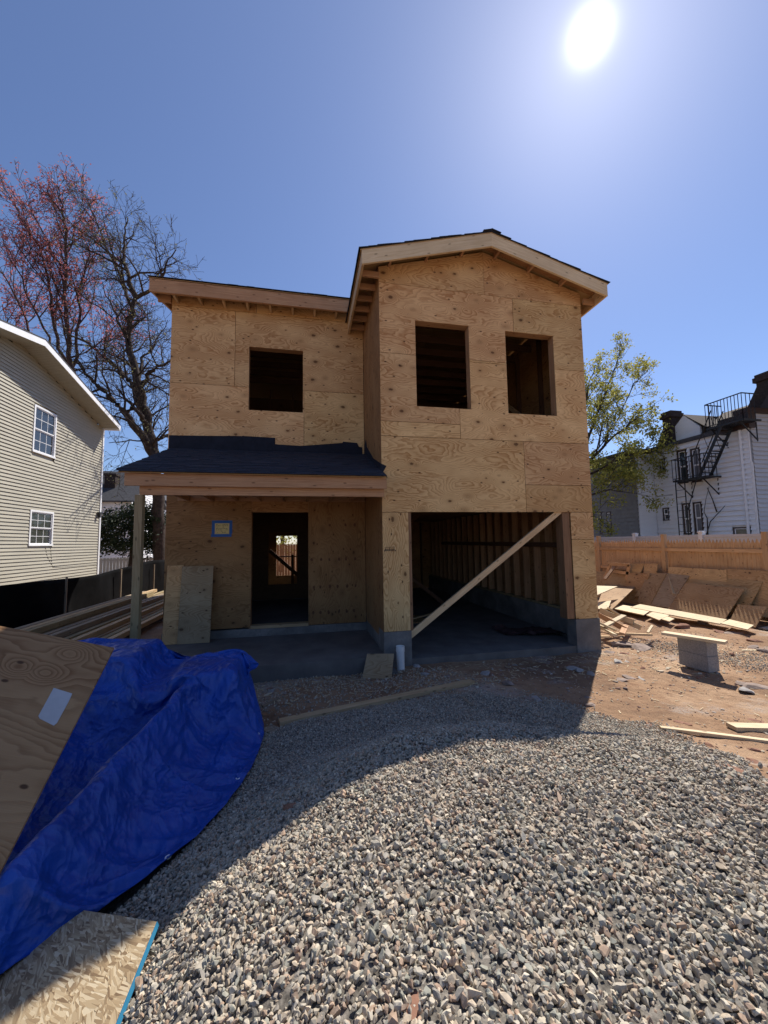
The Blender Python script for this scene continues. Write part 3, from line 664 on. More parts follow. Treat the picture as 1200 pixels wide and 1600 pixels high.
# diagonal braces
m = MB(); m.bar((-1.2, YB-.2, 1.5), (-.1, YB-.2, .5), .05, .12); m.bar((-.42, YB-.25, .3), (-.42, YB-.25, 1.35), .09, .04, (0, 1, 0)); m.bar((-1.05, YB-.16, 1.28), (-.15, YB-.16, 1.28), .04, .04); m.build('brace', M['lum_shade'], house)
m = MB(); m.bar(on(637, 996, 'y', D+.05), on(876, 797, 'y', D+.05), .038, .089, (0, 0, 1)); m.build('brace', M['lum'], house)
m = MB(); m.bar((1.45, 9.4, 1.40), (3.1, 9.4, 2.60), .038, .089); m.build('brace', M['lum_shade'], house)
m = MB(); m.bar((1.5, 9.6, 1.75), (3.6, 9.6, .05), .038, .089); m.build('brace', M['lum_shade'], house)

# ---- roofs
def shingle_roof(parent, y0, y1, x0, x1, z_of, step_dir, n, mat='shingle'):
    pass
roof = MB(); EX0, EX1, RY0, RY1 = .80, 5.04, 5.29, 13.9
zt = lambda x: 6.635 - .28*abs(x-XC)
for sg, xe in ((-1, EX0), (1, EX1)):
    L = abs(xe-XC); m = roof
    m.face([(XC, RY0, zt(XC)-.014), (XC, RY1, zt(XC)-.014), (xe, RY1, zt(xe)-.014), (xe, RY0, zt(xe)-.014)][::sg], [(0, 0)]*4)
    m.face([(XC, RY0, zt(XC)), (xe, RY0, zt(xe)), (xe, RY1, zt(xe)), (XC, RY1, zt(XC))][::sg], [(0, 0)]*4)
    m.face([(XC, RY0, zt(XC)), (XC, RY0, zt(XC)-.014), (xe, RY0, zt(xe)-.014), (xe, RY0, zt(xe))][::sg], [(0, 0)]*4)
rf = roof.build('roof', M['ply_dark'], house)
def courses(parent, p0, along, up, nrm, length, slope_len, exposure=.145, over=.02, seed=1):
    """shingle courses from the eave upwards; each laps the one below"""
    r = random.Random(seed); m = MB(); p0 = np.array(p0, float); A = np.array(along, float); U = np.array(up, float); N = np.array(nrm, float)
    n = int(math.ceil(slope_len/exposure))
    for k in range(n):
        s0 = k*exposure - over; s1 = min((k+1)*exposure + .06, slope_len); off = r.uniform(-.012, .012); x = -over + r.uniform(-.01, .01); L = length + over
        while x < L:
            w = r.choice((.18, .24, .3, .14, .42)); x2 = min(x+w, L); th = r.choice((.006, .006, .011)); lo = s0 - (r.uniform(0, .004))
            c = p0 + A*((x+x2)/2+off*0) + U*((lo+s1)/2) + N*(.004 + th/2 + .004)
            tilt = .009/(s1-lo); u2 = U - N*tilt; u2 /= np.linalg.norm(u2); n2 = np.cross(A, u2); 
            if n2.dot(N) < 0: n2 = -n2
            m.obox(c, A, u2, n2, (x2-x)-.0015, s1-lo, th, (x+k*.37, k*exposure)); x = x2
    return m.build('shingles', M['shingle'], parent)
sl = math.atan(.28); 
courses(rf, (EX0, RY0, zt(EX0)), (0, 1, 0), (math.cos(sl), 0, math.sin(sl)), (-math.sin(sl), 0, math.cos(sl)), 2.2, (XC-EX0)/math.cos(sl)+.01, seed=3)
courses(rf, (EX1, RY0, zt(EX1)), (0, 1, 0), (-math.cos(sl), 0, math.sin(sl)), (math.sin(sl), 0, math.cos(sl)), 2.2, (EX1-XC)/math.cos(sl)+.01, seed=4)
m = MB(); m.bar((XC-.07, RY0-.035, zt(XC)+.012), (XC-.07, 8, zt(XC)+.012), .17, .01, (-.28, 0, 1)); m.bar((XC+.07, RY0-.035, zt(XC)+.014), (XC+.07, 8, zt(XC)+.014), .17, .01, (.28, 0, 1)); m.build('ridge_cap', M['shingle'], rf)
# rake boards, eave boards, lookouts
FH = .215
for xe in (EX0+.02, EX1-.02):
    m = MB(); pts = [(xe, zt(xe)-.016-FH), (XC, zt(XC)-.016-FH), (XC, zt(XC)-.016), (xe, zt(xe)-.016)]
    if xe > XC: pts = pts[::-1]
    mb = MB(); U = np.array((pts[1][0]-pts[0][0], 0, pts[1][1]-pts[0][1])); 
    mb.prism([(p[0], p[1]-zt(p[0])) for p in pts], (0, RY0+.002, 0), X_, Z_, Y_, .036)
    v = np.array(mb.v); v[:, 2] += 6.635 - .28*np.abs(v[:, 0]-XC); mb.v = [tuple(q) for q in v]; mb.build('rake_board', M['lum_pale'], house)
for xe, s in ((EX0+.02, 1), (EX1-.02, -1)):
    mb = MB(); mb.box(min(xe, xe+s*.036), max(xe, xe+s*.036), RY0+.04, RY1-.1, zt(xe)-.016-FH, zt(xe)-.03, 'y'); mb.build('eave_board', M['lum'], house)
    k = RY0 + .28; xw = XM-.002 if s > 0 else XR+.014
    while k < 9: mb = MB(); mb.box(min(xe+s*.037, xw), max(xe+s*.037, xw), k-.019, k+.019, zt(xe)-.016-FH+.01, zt(xe)-.016-FH+.10, 'x'); mb.build('lookout', M['lum_red'], house); k += .30
for x in np.arange(1.3, 4.7, .61):
    mb = MB(); mb.box(x-.019, x+.019, RY0+.04, D-.003, zt(x)-.016-.105, zt(x)-.032, 'y'); mb.build('lookout', M['lum_red'], house)
mb = MB(); mb.plate(XM-.26, XR+.26, RY0+.045, D-.004, [], (0, 0, 0), X_, Y_, Z_, .010); v = np.array(mb.v)
mb = MB()
for a, b in ((EX0+.06, XC), (XC, EX1-.06)):
    mb.face([(a, RY0+.04, zt(a)-.034-.0), (a, D, zt(a)-.034), (b, D, zt(b)-.034), (b, RY0+.04, zt(b)-.034)][::-1], [(a, 0), (a, .3), (b, .3), (b, 0)][::-1])
mb.build('soffit', M['ply_red_shade'], house)
# left roof: eave along the front, slope rising to the back
LY0, LZ0, LX0 = 6.93, 6.335, -2.64; zl = lambda y: LZ0 + .28*(y-LY0); RYL = 10.6
mb = MB(); q = [(LX0, LY0, zl(LY0)), (EX0+.3, LY0, zl(LY0)), (EX0+.3, RYL, zl(RYL)), (LX0, RYL, zl(RYL))]
mb.face([(EX0+.3, LY0, zl(LY0)), (XC, 8.0, zl(8.0)), (3.2, 8.2, zl(8.2)), (3.2, RYL, zl(RYL)), (EX0+.3, RYL, zl(RYL))], [(0, 0)]*5)
mb.face(q, [(0, 0)]*4); mb.face([(p[0], p[1], p[2]-.014) for p in q][::-1], [(p[0], p[1]) for p in q][::-1]); mb.face([q[1], q[0], (q[0][0], q[0][1], q[0][2]-.014), (q[1][0], q[1][1], q[1][2]-.014)], [(0, 0)]*4)
mb.face([q[0], q[3], (q[3][0], q[3][1], q[3][2]-.014), (q[0][0], q[0][1], q[0][2]-.014)], [(0, 0)]*4)
q = [(LX0, RYL, zl(RYL)), (3.2, RYL, zl(RYL)), (3.2, YB+.4, zl(RYL)-.28*3.6), (LX0, YB+.4, zl(RYL)-.28*3.6)]; mb.face(q, [(0, 0)]*4)
rf2 = mb.build('roof', M['ply_dark'], house)
courses(rf2, (LX0, LY0, LZ0), (1, 0, 0), (0, math.cos(sl), math.sin(sl)), (0, -math.sin(sl), math.cos(sl)), EX0+.3-LX0-.02, 2.0, seed=8)
mb = MB(); mb.box(LX0+.015, EX0+.02, LY0+.008, LY0+.044, LZ0-.25, LZ0-.02, 'x'); mb.build('eave_board', M['lum_red'], house)
mb = MB(); mb.box(LX0+.05, EX0+.2, LY0+.045, LY0+.08, LZ0-.235, LZ0-.04, 'x'); mb.build('eave_board', M['lum_red'], house)
x = LX0 + .38
while x < EX0+.3: mb = MB(); mb.box(x-.019, x+.019, LY0+.081, D2-.003, LZ0-.24, LZ0-.15, 'y'); mb.build('lookout', M['lum'], house); x += .406
mb = MB(); mb.prism([(LY0+.045, LZ0-.235), (10.4, zl(10.4)-.25), (10.4, zl(10.4)-.02), (LY0+.045, LZ0-.02)], (LX0+.015, 0, 0), Y_, Z_, X_, .036); mb.build('rake_board', M['lum_red'], house)
mb = MB(); mb.prism([(D2+.01, LZ0-.24), (10.4, zl(10.4)-.3), (10.4, zl(10.4)-.1), (D2+.01, LZ0+.0)], (XL-.013, 0, 0), Y_, Z_, X_, .012); mb.build('sheathing_panel', M['ply_red_shade'], house)
mb = MB(); mb.box(LX0+.052, XL-.015, D2-.02, D2+.02, LZ0-.24, LZ0-.10, 'x'); mb.build('lookout', M['lum_red'], house)
for x_, s_ in ((XL, 1),):
    mb = MB(); mb.prism([(D2+.012, 6.303), (RYL, 6.303), (RYL, zl(RYL)-.03), (D2+.012, zl(D2)-.03)], (x_+.0, 0, 0), Y_, Z_, X_, .012); mb.build('sheathing_panel', M['ply'], house)
    mb = MB(); mb.prism([(RYL+.003, 6.303), (YB, 6.303), (RYL+.003, zl(RYL)-.03)], (x_, 0, 0), Y_, Z_, X_, .012); mb.build('sheathing_panel', M['ply'], house)
mb = MB(); mb.prism([(XM+.02, 5.853), (XR, 5.853), (XR, zr(XR)-.02), (XC, zr(XC)-.02), (XM+.02, zr(XM)-.02)], (0, YB, 0), X_, Z_, Y_, .012); mb.prism([(XL, 5.853), (XM+.018, 5.853), (XM+.018, 6.3), (XL, 6.3)], (0, YB, 0), X_, Z_, Y_, .012); mb.build('sheathing_panel', M['ply'], house)
mb = MB(); mb.box(XM+.001, XM+.011, D+.014, YB-.02, 5.803, zr(XM)-.02, 'y'); mb.build('sheathing_panel', M['ply_red_shade'], house)
mb = MB(); mb.box(XR-.013, XR-.001, D+.014, YB-.02, 5.853, zr(XR)-.02, 'y'); mb.build('sheathing_panel', M['ply_red_shade'], house)
mb = MB(); mb.box(XL+.014, XM, D2+.002, D2+.012, 6.302, 6.40, 'x'); mb.build('sheathing_panel', M['ply_red_shade'], house)
# ---- porch roof
PX0, PX1, PY0, PZ0 = -2.27, 1.165, 5.25, 2.645; ps = (3.42-PZ0)/(D2-PY0); zp = lambda y: PZ0 + ps*(y-PY0); pa = math.atan(ps)
mb = MB(); q = [(PX0, PY0, PZ0), (XM-.004, PY0, PZ0), (XM-.004, D2-.002, zp(D2)), (PX0, D2-.002, zp(D2))]
mb.face(q, [(p[0], p[1]) for p in q]); mb.face([(p[0], p[1], p[2]-.014) for p in q][::-1], [(p[0], p[1]) for p in q][::-1])
for i, j in ((0, 1), (3, 0)): mb.face([q[j], q[i], (q[i][0], q[i][1], q[i][2]-.014), (q[j][0], q[j][1], q[j][2]-.014)], [(0, 0)]*4)
pr = mb.build('porch_roof', M['ply_dark'], house)
courses(pr, (PX0-.02, PY0, PZ0), (1, 0, 0), (0, math.cos(pa), math.sin(pa)), (0, -math.sin(pa), math.cos(pa)), XM-PX0-.0, (D2-PY0)/math.cos(pa)-.03, .11, seed=12)
mb = MB(); mb.box(PX0+.06, XM+.01, PY0+.05, PY0+.088, PZ0-.165, PZ0-.01, 'x'); mb.build('fascia', M['lum_red'], pr)
mb = MB(); mb.box(PX0+.2, XM-.01, PY0+.14, PY0+.215, PZ0-.27, PZ0-.09, 'x'); mb.build('beam', M['lum_red'], pr)
x = PX0 + .08
while x < XM: mb = MB(); mb.bar((x, PY0+.09, PZ0-.09), (x, D2-.002, zp(D2)-.09), .038, .13); mb.build('rafter', M['lum_red'], pr); x += .405
mb = MB(); mb.box(PX0+.1, XM-.01, D2-.042, D2-.003, PZ0-.15, PZ0+.14, 'x'); mb.build('ledger', M['lum_red'], pr)
x = PX0 + .28
while x < XM: mb = MB(); mb.box(x-.019, x+.019, PY0+.216, D2-.045, PZ0-.15, PZ0-.06, 'y'); mb.build('ceiling_joist', M['lum_red'], pr); x += .405
mb = MB(); mb.box(-2.12, -2.03, PY0+.135, PY0+.225, -.2, PZ0-.272, 'z'); mb.build('porch_post', M['lum_green'], house)
# felt flashing above the porch roof
def felt(pxs, base, y):
    P = [on(a, b, 'y', y) for a, b in pxs]; poly = [(p[0], p[2]) for p in P]; poly = [(poly[0][0], base), (poly[-1][0], base)] + poly[::-1]
    mb = MB(); mb.prism(poly, (0, y, 0), X_, Z_, Y_, .004); mb.build('felt_flashing', M['felt'], house)
felt([(264, 680), (330, 681), (368, 681), (430, 684), (430, 694), (475, 697)], 3.35, D2-.006)
felt([(465, 697), (535, 692), (536, 690), (558, 692), (561, 698), (566, 699)], 3.35, D2-.011)
felt([(430, 683), (450, 684), (476, 685), (476, 698)], 3.4, D2-.016) if False else felt([(378, 681), (428, 684), (429, 696)], 3.4, D2-.015)
mb = MB(); P = [(D2-.01, 3.60), (7.05, 3.66), (6.95, 3.50), (6.3, 3.14), (5.66, 2.92), (5.6, 2.76), (D2-.01, 3.38)]
mb.prism(P[::-1], (XM-.005, 0, 0), Y_, Z_, X_, .004); mb.build('felt_flashing', M['felt'], house)
mb = MB(); P = [on(a, b, 'y', D-.003) for a, b in ((595, 724), (604, 728), (599, 737), (594, 737))]; mb.prism([(p[0], p[2]) for p in P][::-1], (0, D-.004, 0), X_, Z_, Y_, .003); mb.build('felt_flashing', M['felt'], house)
mb = MB(); P = [on(a, b, 'y', D-.003) for a, b in ((596, 738), (606, 746), (594, 746))]; mb.prism([(p[0], p[2]) for p in P][::-1], (0, D-.008, 0), X_, Z_, Y_, .003); mb.build('felt_flashing', M['felt'], house)
# permit in blue tape
tapem = plain('blue_tape', (.02, .10, .34), .6); paper = plain('yellow_paper', (.62, .50, .22), .7); inkm = plain('ink', (.05, .04, .035), .8)
c = on(347, 826, 'y', D2); n0 = thing('notice', (c[0], D2, c[2]-.16), 'small yellow paper notice fixed with blue tape beside the doorway', 'notice')
mb = MB(); w, h = .17, .145
for a in ((-w, w, h-.05, h), (-w-.01, w-.01, -h, -h+.05)): mb.box(c[0]+a[0], c[0]+a[1], D2-.003, D2-.001, c[2]+a[2], c[2]+a[3])
for a in ((-w, -w+.05, -h+.051, h-.051), (w-.05, w, -h+.051, h-.051)): mb.box(c[0]+a[0], c[0]+a[1], D2-.0032, D2-.001, c[2]+a[2], c[2]+a[3])
mb.build('tape', tapem, n0)
mb = MB(); mb.box(c[0]-.125, c[0]+.125, D2-.0026, D2-.001, c[2]-.097, c[2]+.097); mb.build('paper', paper, n0)
mb = MB(); r = random.Random(5)
for k in range(7):
    zz = c[2]+.075-k*.024; x = c[0]-.10
    while x < c[0]+.09:
        l = r.uniform(.01, .035)
        if r.random() < .75: mb.box(x, min(x+l, c[0]+.105), D2-.0034, D2-.0028, zz-.004, zz+.003)
        x += l+.008
mb.build('writing', inkm, n0)
# scribbled stamp on the garage pier
c = on(609, 858, 'y', D); mb = MB()
for a in (-.022, .0, .026): mb.bar((c[0]-.075, D-.002, c[2]+a), (c[0]+.075, D-.002, c[2]+a+r.uniform(-.006, .006)), .003, .005)
for k in range(12): x = c[0]-.07+k*.0125; mb.bar((x, D-.002, c[2]-.028), (x+r.uniform(-.01, .012), D-.002, c[2]+r.uniform(-.01, .034)), .003, .004)
for x in (-.085, .078): mb.box(c[0]+x, c[0]+x+.014, D-.003, D-.001, c[2]-.034, c[2]-.014)
mb.build('marking', inkm, house)
# nail heads on the sheathing
mb = MB(); r = random.Random(8)
for x in np.arange(XM+.05, XR, .406):
    for z in np.arange(2.22, 5.8, .155):
        if any(h[0] < x < h[1] and h[2] < z < h[3] for h in (W1, W2)) or r.random() < .25: continue
        xx = x + r.uniform(-.01, .01); mb.box(xx-.004, xx+.004, D-.0012, D, z-.004, z+.004)
for x in np.arange(XL+.05, XM, .406):
    for z in np.arange(3.7, 6.0, .155):
        if (W3[0] < x < W3[1] and W3[2] < z < W3[3]) or r.random() < .25: continue
        xx = x + r.uniform(-.01, .01); mb.box(xx-.004, xx+.004, D2-.0012, D2, z-.004, z+.004)
o = mb.build('nails', M['brown_trim'], house); o['kind'] = 'stuff'
# ------------------------------------------------------------------ sheets near the camera
A = np.array(EYE) + ray(178, 1012)*2.55/600; B = np.array(EYE) + ray(0, 1362)*1.52/600; V = B-A; V /= np.linalg.norm(V)
Cc = np.array(EYE) + ray(0, 978)*2.5/600; U = Cc-A; U /= np.linalg.norm(U); N = np.cross(U, V); N /= np.linalg.norm(N); N = N if N[2] > 0 else -N
mb = MB(); mb.prism([(0, 0), (1.22, 0), (1.22, 1.6), (0, 1.6)], A, U, V, -N, .015)
sheet = solo(mb, 'plywood_sheet', M['ply_near'], 'tilted brown plywood sheet with a pale paper patch, resting on the blue tarp', 'plywood')
# pale paper patch stapled on it
def on_plane(px, py, o, n): d = ray(px, py); e = np.array(EYE); return e + d*np.dot(o-e, n)/np.dot(d, n)
lab = [on_plane(a, b, A, N) + N*.0015 for a, b in ((84, 1075), (113, 1084), (107, 1097), (89, 1130), (84, 1134), (62, 1123), (60, 1119))]
mb = MB(); mb.face(lab[::-1], [(0, 0)]*7); mb.face([p - N*.001 for p in lab], [(0, 0)]*7)
lb = mb.build('paper_patch', plain('paper_grey', (.40, .40, .41), .8), None); lb.location = (0, 0, 0)
lb.parent = sheet; lb.location = tuple(-np.array(sheet.location))
# strand board on the ground by the heap
N2 = np.cross(Uu, Vv); N2 /= np.linalg.norm(N2); N2 = N2 if N2[2] > 0 else -N2
mb = MB(); mb.prism([(0, 0), (1.1, 0), (1.1, .9), (0, .9)], O0, Uu, Vv, -N2, .014)
ob = solo(mb, 'strand_board', M['osb'], 'flat strand board offcut with a blue painted edge in the bottom left corner', 'board')
mb = MB(); mb.bar(O0 - Uu*.0015 - N2*.007, O0 + Vv*.9 - Uu*.0015 - N2*.007, .003, .0145, N2); e_ = mb.build('painted_edge', plain('blue_edge_paint', (.02, .16, .28), .6), None); e_.parent = ob; e_.location = tuple(-np.array(ob.location))

# ------------------------------------------------------------------ boards and bits in front of the house
def board(a, b, w, t, mat, label, dz=.03, cat='board', name='board', group=None, roll=0.0, za=None, zb=None):
    p = gpt(*a); q = gpt(*b); p = p + np.array((0, 0, dz)); q = q + np.array((0, 0, dz if zb is None else zb))
    mb = MB(); mb.bar(p, q, w, t, (roll, 0, 1)); return solo(mb, name, M[mat], label, cat, group)
board((436, 1134), (738, 1069), .092, .04, 'lum', 'long pale timber lying across the near edge of the dark gravel before the porch', .03)
board((1032, 1141), (1215, 1164), .04, .025, 'lum_pale', 'thin pale stick lying on the dirt just beyond the gravel heap', .02)
board((1143, 1141), (1230, 1143), .10, .035, 'lum_pale', 'short wide pale board lying on the dirt at the right edge', .03)
board((877, 1015), (942, 1007), .07, .03, 'lum_grey', 'grey board lying along the front of the garage slab by the right pier', .03)
board((528, 1062), (573, 1066), .03, .02, 'lum_grey', 'thin grey stick lying on the dirt below the porch slab', .015)
board((410, 1106), (436, 1094), .03, .02, 'lum_grey', 'short thin stick in the shade beside the blue tarp', .015)
board((512, 1107), (545, 1092), .025, .015, 'lum_grey', 'thin splinter of wood beyond the long pale timber', .012)
board((722, 1092), (738, 1106), .03, .015, 'lum_grey', 'small stick lying on the shaded gravel past the end of the long timber', .02)
board((1165, 951), (1200, 955), .05, .02, 'lum_pale', 'short pale batten on the dirt by the right edge, near the leaning sheets', .02)
board((1160, 1018), (1190, 1018), .05, .02, 'lum_pale', 'thin pale lath lying on the dirt to the right of the cinder blocks', .015)
board((1142, 1196), (1158, 1199), .04, .012, 'lum_pale', 'small pale wood chip on the dirt at the lower right', .01)
board((414, 1146), (434, 1139), .16, .04, 'lum_grey', 'grey wood block under the left end of the long timber', .0)
# square offcut leaning on the porch slab
a, b = gpt(566, 1061), gpt(612, 1061); V = np.array((.02, .33, .22)); V /= np.linalg.norm(V); U = (b-a); lu = np.linalg.norm(U); U /= lu; V -= U*V.dot(U); V /= np.linalg.norm(V); N = np.cross(U, V)
mb = MB(); mb.prism([(0, 0), (lu, 0), (lu*1.02, .40), (.02, .40)], a, U, V, N, .012); solo(mb, 'plywood_offcut', M['ply_grey'], 'square plywood offcut leaning on the porch slab beside the white pipe', 'plywood')
# plywood strip leaning on the porch wall
p = on(280, 1000, 'y', 7.06); q = on(331, 1000, 'y', 7.06); 
mb = MB(); hgt = 1.27; th = math.atan2(7.235-q[1], hgt); Vl = np.array((0, math.sin(th), math.cos(th))); wd = .50; x0 = q[0]-.02
mb.plate(0, wd, 0, hgt, [], (x0-wd, q[1]-.05, .102), X_, Vl, np.cross(X_, Vl), .012); solo(mb, 'plywood_strip', M['ply_grey'], 'narrow plywood strip standing against the porch wall behind the tarp', 'plywood')
mb = MB(); mb.plate(0, .25, 0, 1.29, [], (x0-wd-.24, q[1]-.02, .102), X_, Vl, np.cross(X_, Vl), .012); solo(mb, 'plywood_strip', M['ply_old'], 'narrower strip of plywood standing at the left end of the porch wall', 'plywood')
# pipe
c = gpt(626, 1046); pt = thing('drain_pipe', (c[0], c[1], c[2]), 'white plastic drain pipe sticking up by the garage pier', 'pipe')
mb = MB(); R0, R1 = .057, .049
a = [2*math.pi*k/24 for k in range(24)]
for i in range(24):
    j = (i+1) % 24; P = lambda r, t, z: (c[0]+r*math.cos(t), c[1]+r*math.sin(t), c[2]+z)
    mb.face([P(R0, a[i], -.1), P(R0, a[j], -.1), P(R0, a[j], .32), P(R0, a[i], .32)], [(0, 0)]*4)
    mb.face([P(R1, a[j], 0), P(R1, a[i], 0), P(R1, a[i], .32), P(R1, a[j], .32)], [(0, 0)]*4); mb.face([P(R0, a[i], .32), P(R0, a[j], .32), P(R1, a[j], .32), P(R1, a[i], .32)], [(0, 0)]*4)
mb.build('pipe', M['pvc'], pt, True); mb = MB(); mb.tube([(c[0], c[1], c[2]+.25), (c[0], c[1], c[2]+.325)], .0615, 24, False); mb.tube([(c[0], c[1], c[2]+.285), (c[0], c[1], c[2]+.288)], .0500, 20); mb.build('collar', M['pvc'], pt)
# cinder blocks with a plank
b0 = gpt(1062, 1043); b1 = gpt(1110, 1055); U = b1-b0; U[2] = 0; U /= np.linalg.norm(U); Vb = np.array((-U[1], U[0], 0)); 
Vb = Vb if Vb[1] > 0 else -Vb
def block(z, off, label, rot=0):
    m = MB(); o = b0 + U*off[0] + Vb*off[1]; o[2] = z; L, Wd, H = .39, .19, .20; t = .03
    # hollow block standing on its side face: outer shell, two cores open at the top
    m.plate(0, L, 0, Wd, [(t, L/2-t/2, t, Wd-t), (L/2+t/2, L-t, t, Wd-t)], o, U, Vb, Z_, H); return solo(m, 'cinder_block', M['cmu'], label, 'block', 'stacked cinder blocks')
bz = -.06
block(bz, (0, 0), 'grey cinder block on the dirt, lower one of the stack'); block(bz+.203, (-.008, .004), 'grey cinder block resting on another, upper one of the stack under a plank')
pz = bz+.203*2-.003; c0 = on(1036, 989, 'z', pz+.02); c1 = on(1135, 1004, 'z', pz+.02)
mb = MB(); mb.bar((c0[0], c0[1], pz+.021), (c1[0], c1[1], pz+.021), .14, .036); solo(mb, 'plank', M['lum_pale'], 'pale plank lying across the top of the stacked cinder blocks', 'plank')
# loose stones on the dirt
RK = rock_shapes(10, 16, 77); r = random.Random(31)
def rock(px, py, s, flat, mat, label, name='rock', ang=None):
    s = s*1.35; p = gpt(px, py); v, f = RK[r.randrange(len(RK))]; a = r.uniform(0, 6.28) if ang is None else ang; ca, sa = math.cos(a), math.sin(a); tl = r.uniform(-.18, .18)
    m = MB()
    q = []
    for c in v:
        x, y, z = c[0]*s*1.25, c[1]*s*.85, c[2]*s*flat; x, z = x*math.cos(tl)-z*math.sin(tl), x*math.sin(tl)+z*math.cos(tl)
        q.append((p[0]+ca*x-sa*y, p[1]+sa*x+ca*y, p[2]+z+s*flat*.35))
    for t in f: m.face([q[i] for i in t], [(0, 0)]*len(t))
    return solo(m, name, M[mat], label, 'rock', 'loose stones on the dirt')
def spx(px, n): return n
big = [(1066, 981, .11, .5, 'rock_red', 'largest brown stone behind the cinder blocks'), (1098, 975, .10, .5, 'rock', 'rounded stone between the cinder blocks and the leaning sheets'),
 (972, 1008, .20, .16, 'rock', 'wide flat brown slab lying on the dirt right of the garage pier'), (1000, 1013, .15, .18, 'rock', 'flat slab next to the wide one near the rubble'), (966, 1036, .09, .3, 'rock_grey', 'pale pointed stone near the edge of the shadow'),
 (976, 1022, .07, .3, 'rock_red', 'dark stone above the pale pointed one'), (952, 1020, .09, .25, 'rock', 'flat stone at the foot of the garage pier'), (968, 1063, .10, .14, 'rock', 'flat broken slab on the dirt ahead of the pier'), (984, 1060, .07, .18, 'rock', 'flat chip beside the broken slab'), (1001, 1061, .05, .3, 'rock_grey', 'grey lump to the right of the flat chips'),
 (1165, 1080, .09, .3, 'rock_grey', 'grey slab on the dirt by the right edge'), (1180, 1074, .11, .2, 'rock', 'flat stone behind the grey slab at the right edge'), (1160, 1070, .08, .2, 'rock', 'brown chip left of the flat stones at the right edge'), (1198, 985, .11, .6, 'rock_grey', 'white grey boulder at the right edge by the leaning sheets'),
 (1122, 988, .09, .3, 'rock_red', 'reddish stone behind the plank'), (1145, 990, .11, .25, 'rock', 'flat stone right of the plank end'), (1176, 1002, .09, .3, 'rock_red', 'reddish stone far right beyond the lath'), (1172, 1012, .10, .2, 'rock', 'flat stone right of the lath'), (1196, 1020, .08, .4, 'rock', 'stone at the right edge beyond the lath'),
 (1145, 1024, .04, .6, 'rock_red', 'small cube like stone near the cinder blocks'), (907, 1050, .06, .5, 'rock_grey', 'dark grey block in the shade near its edge'), (925, 1056, .05, .7, 'rock_grey', 'upright dark chunk right at the shadow edge'), (895, 1046, .09, .3, 'rock_grey', 'dark slab in the shade before the garage'),
 (922, 1104, .05, .7, 'rock', 'brown chunk on the shadow line near the gravel'), (922, 1092, .05, .3, 'rock', 'flat pale stone just above the brown chunk on the shadow line'), (840, 1096, .06, .4, 'rock_grey', 'grey stone in shade at the edge of the gravel'), (826, 1094, .04, .5, 'rock', 'small stone left of the grey one at the gravel edge'), (793, 1069, .07, .4, 'rock', 'rounded dark stone on the shaded dirt'),
 (758, 1054, .06, .4, 'rock_grey', 'pale stone on the shaded dirt before the garage'), (788, 1022, .04, .6, 'rock_grey', 'stone lying close to the garage slab'), (652, 1042, .05, .5, 'rock_grey', 'small stone right of the white pipe'), (664, 1056, .05, .5, 'rock_grey', 'pale stone below the garage slab'), (700, 1058, .04, .5, 'rock', 'stone in the shade left of the timber end'),
 (404, 1050, .06, .4, 'rock', 'stone by the porch slab near the tarp'), (442, 1047, .04, .5, 'rock_grey', 'grey stone below the porch slab'), (425, 1082, .035, .6, 'rock_grey', 'pale chip near the tarp'),
 (1016, 1137, .045, .4, 'rock_red', 'dark stone above the gravel on the sunlit dirt'), (1058, 1131, .05, .3, 'rock_red', 'dark flake left of the thin stick'), (1074, 1132, .03, .4, 'rock_red', 'small dark flake above the thin stick'), (1042, 1149, .03, .4, 'rock_red', 'small stone under the thin stick'), (1109, 1167, .03, .5, 'rock_red', 'small stone below the thin stick'), (1175, 1173, .035, .4, 'rock_red', 'small stone by the right edge below the thin stick'),
 (1155, 1210, .05, .3, 'rock_red', 'reddish flake at the lower right of the dirt'), (1178, 1192, .04, .4, 'rock_red', 'reddish chip right of the wood chip'), (1184, 1128, .05, .2, 'rock_red', 'dark sliver of stone above the short wide board'), (1090, 1060, .04, .4, 'rock_red', 'small stone in front of the cinder blocks'), (1004, 1045, .035, .5, 'rock_red', 'small dark stone mid dirt'), (978, 1077, .03, .5, 'rock', 'little stone below the flat broken slab'),
 (1053, 1470, .032, .4, 'rock', 'brown slab lying on the gravel heap, right of the middle'), (459, 1262, .05, .35, 'rock_red', 'pinkish flat stone on the crest of the gravel at the shadow edge')]
for b in big: rock(*b)
for (px, py, lab) in ((645, 1585, 'broken red brick end half buried in the gravel at the bottom'),):
    p = gpt(px, py); m = MB(); ca, sa = math.cos(1.35), math.sin(1.35); m.obox((p[0], p[1], p[2]+.012), (ca, sa, -.1), (-sa, ca, 0), (0, 0, 1), .075, .028, .03); solo(m, 'brick', M['rock_red'], lab, 'brick')
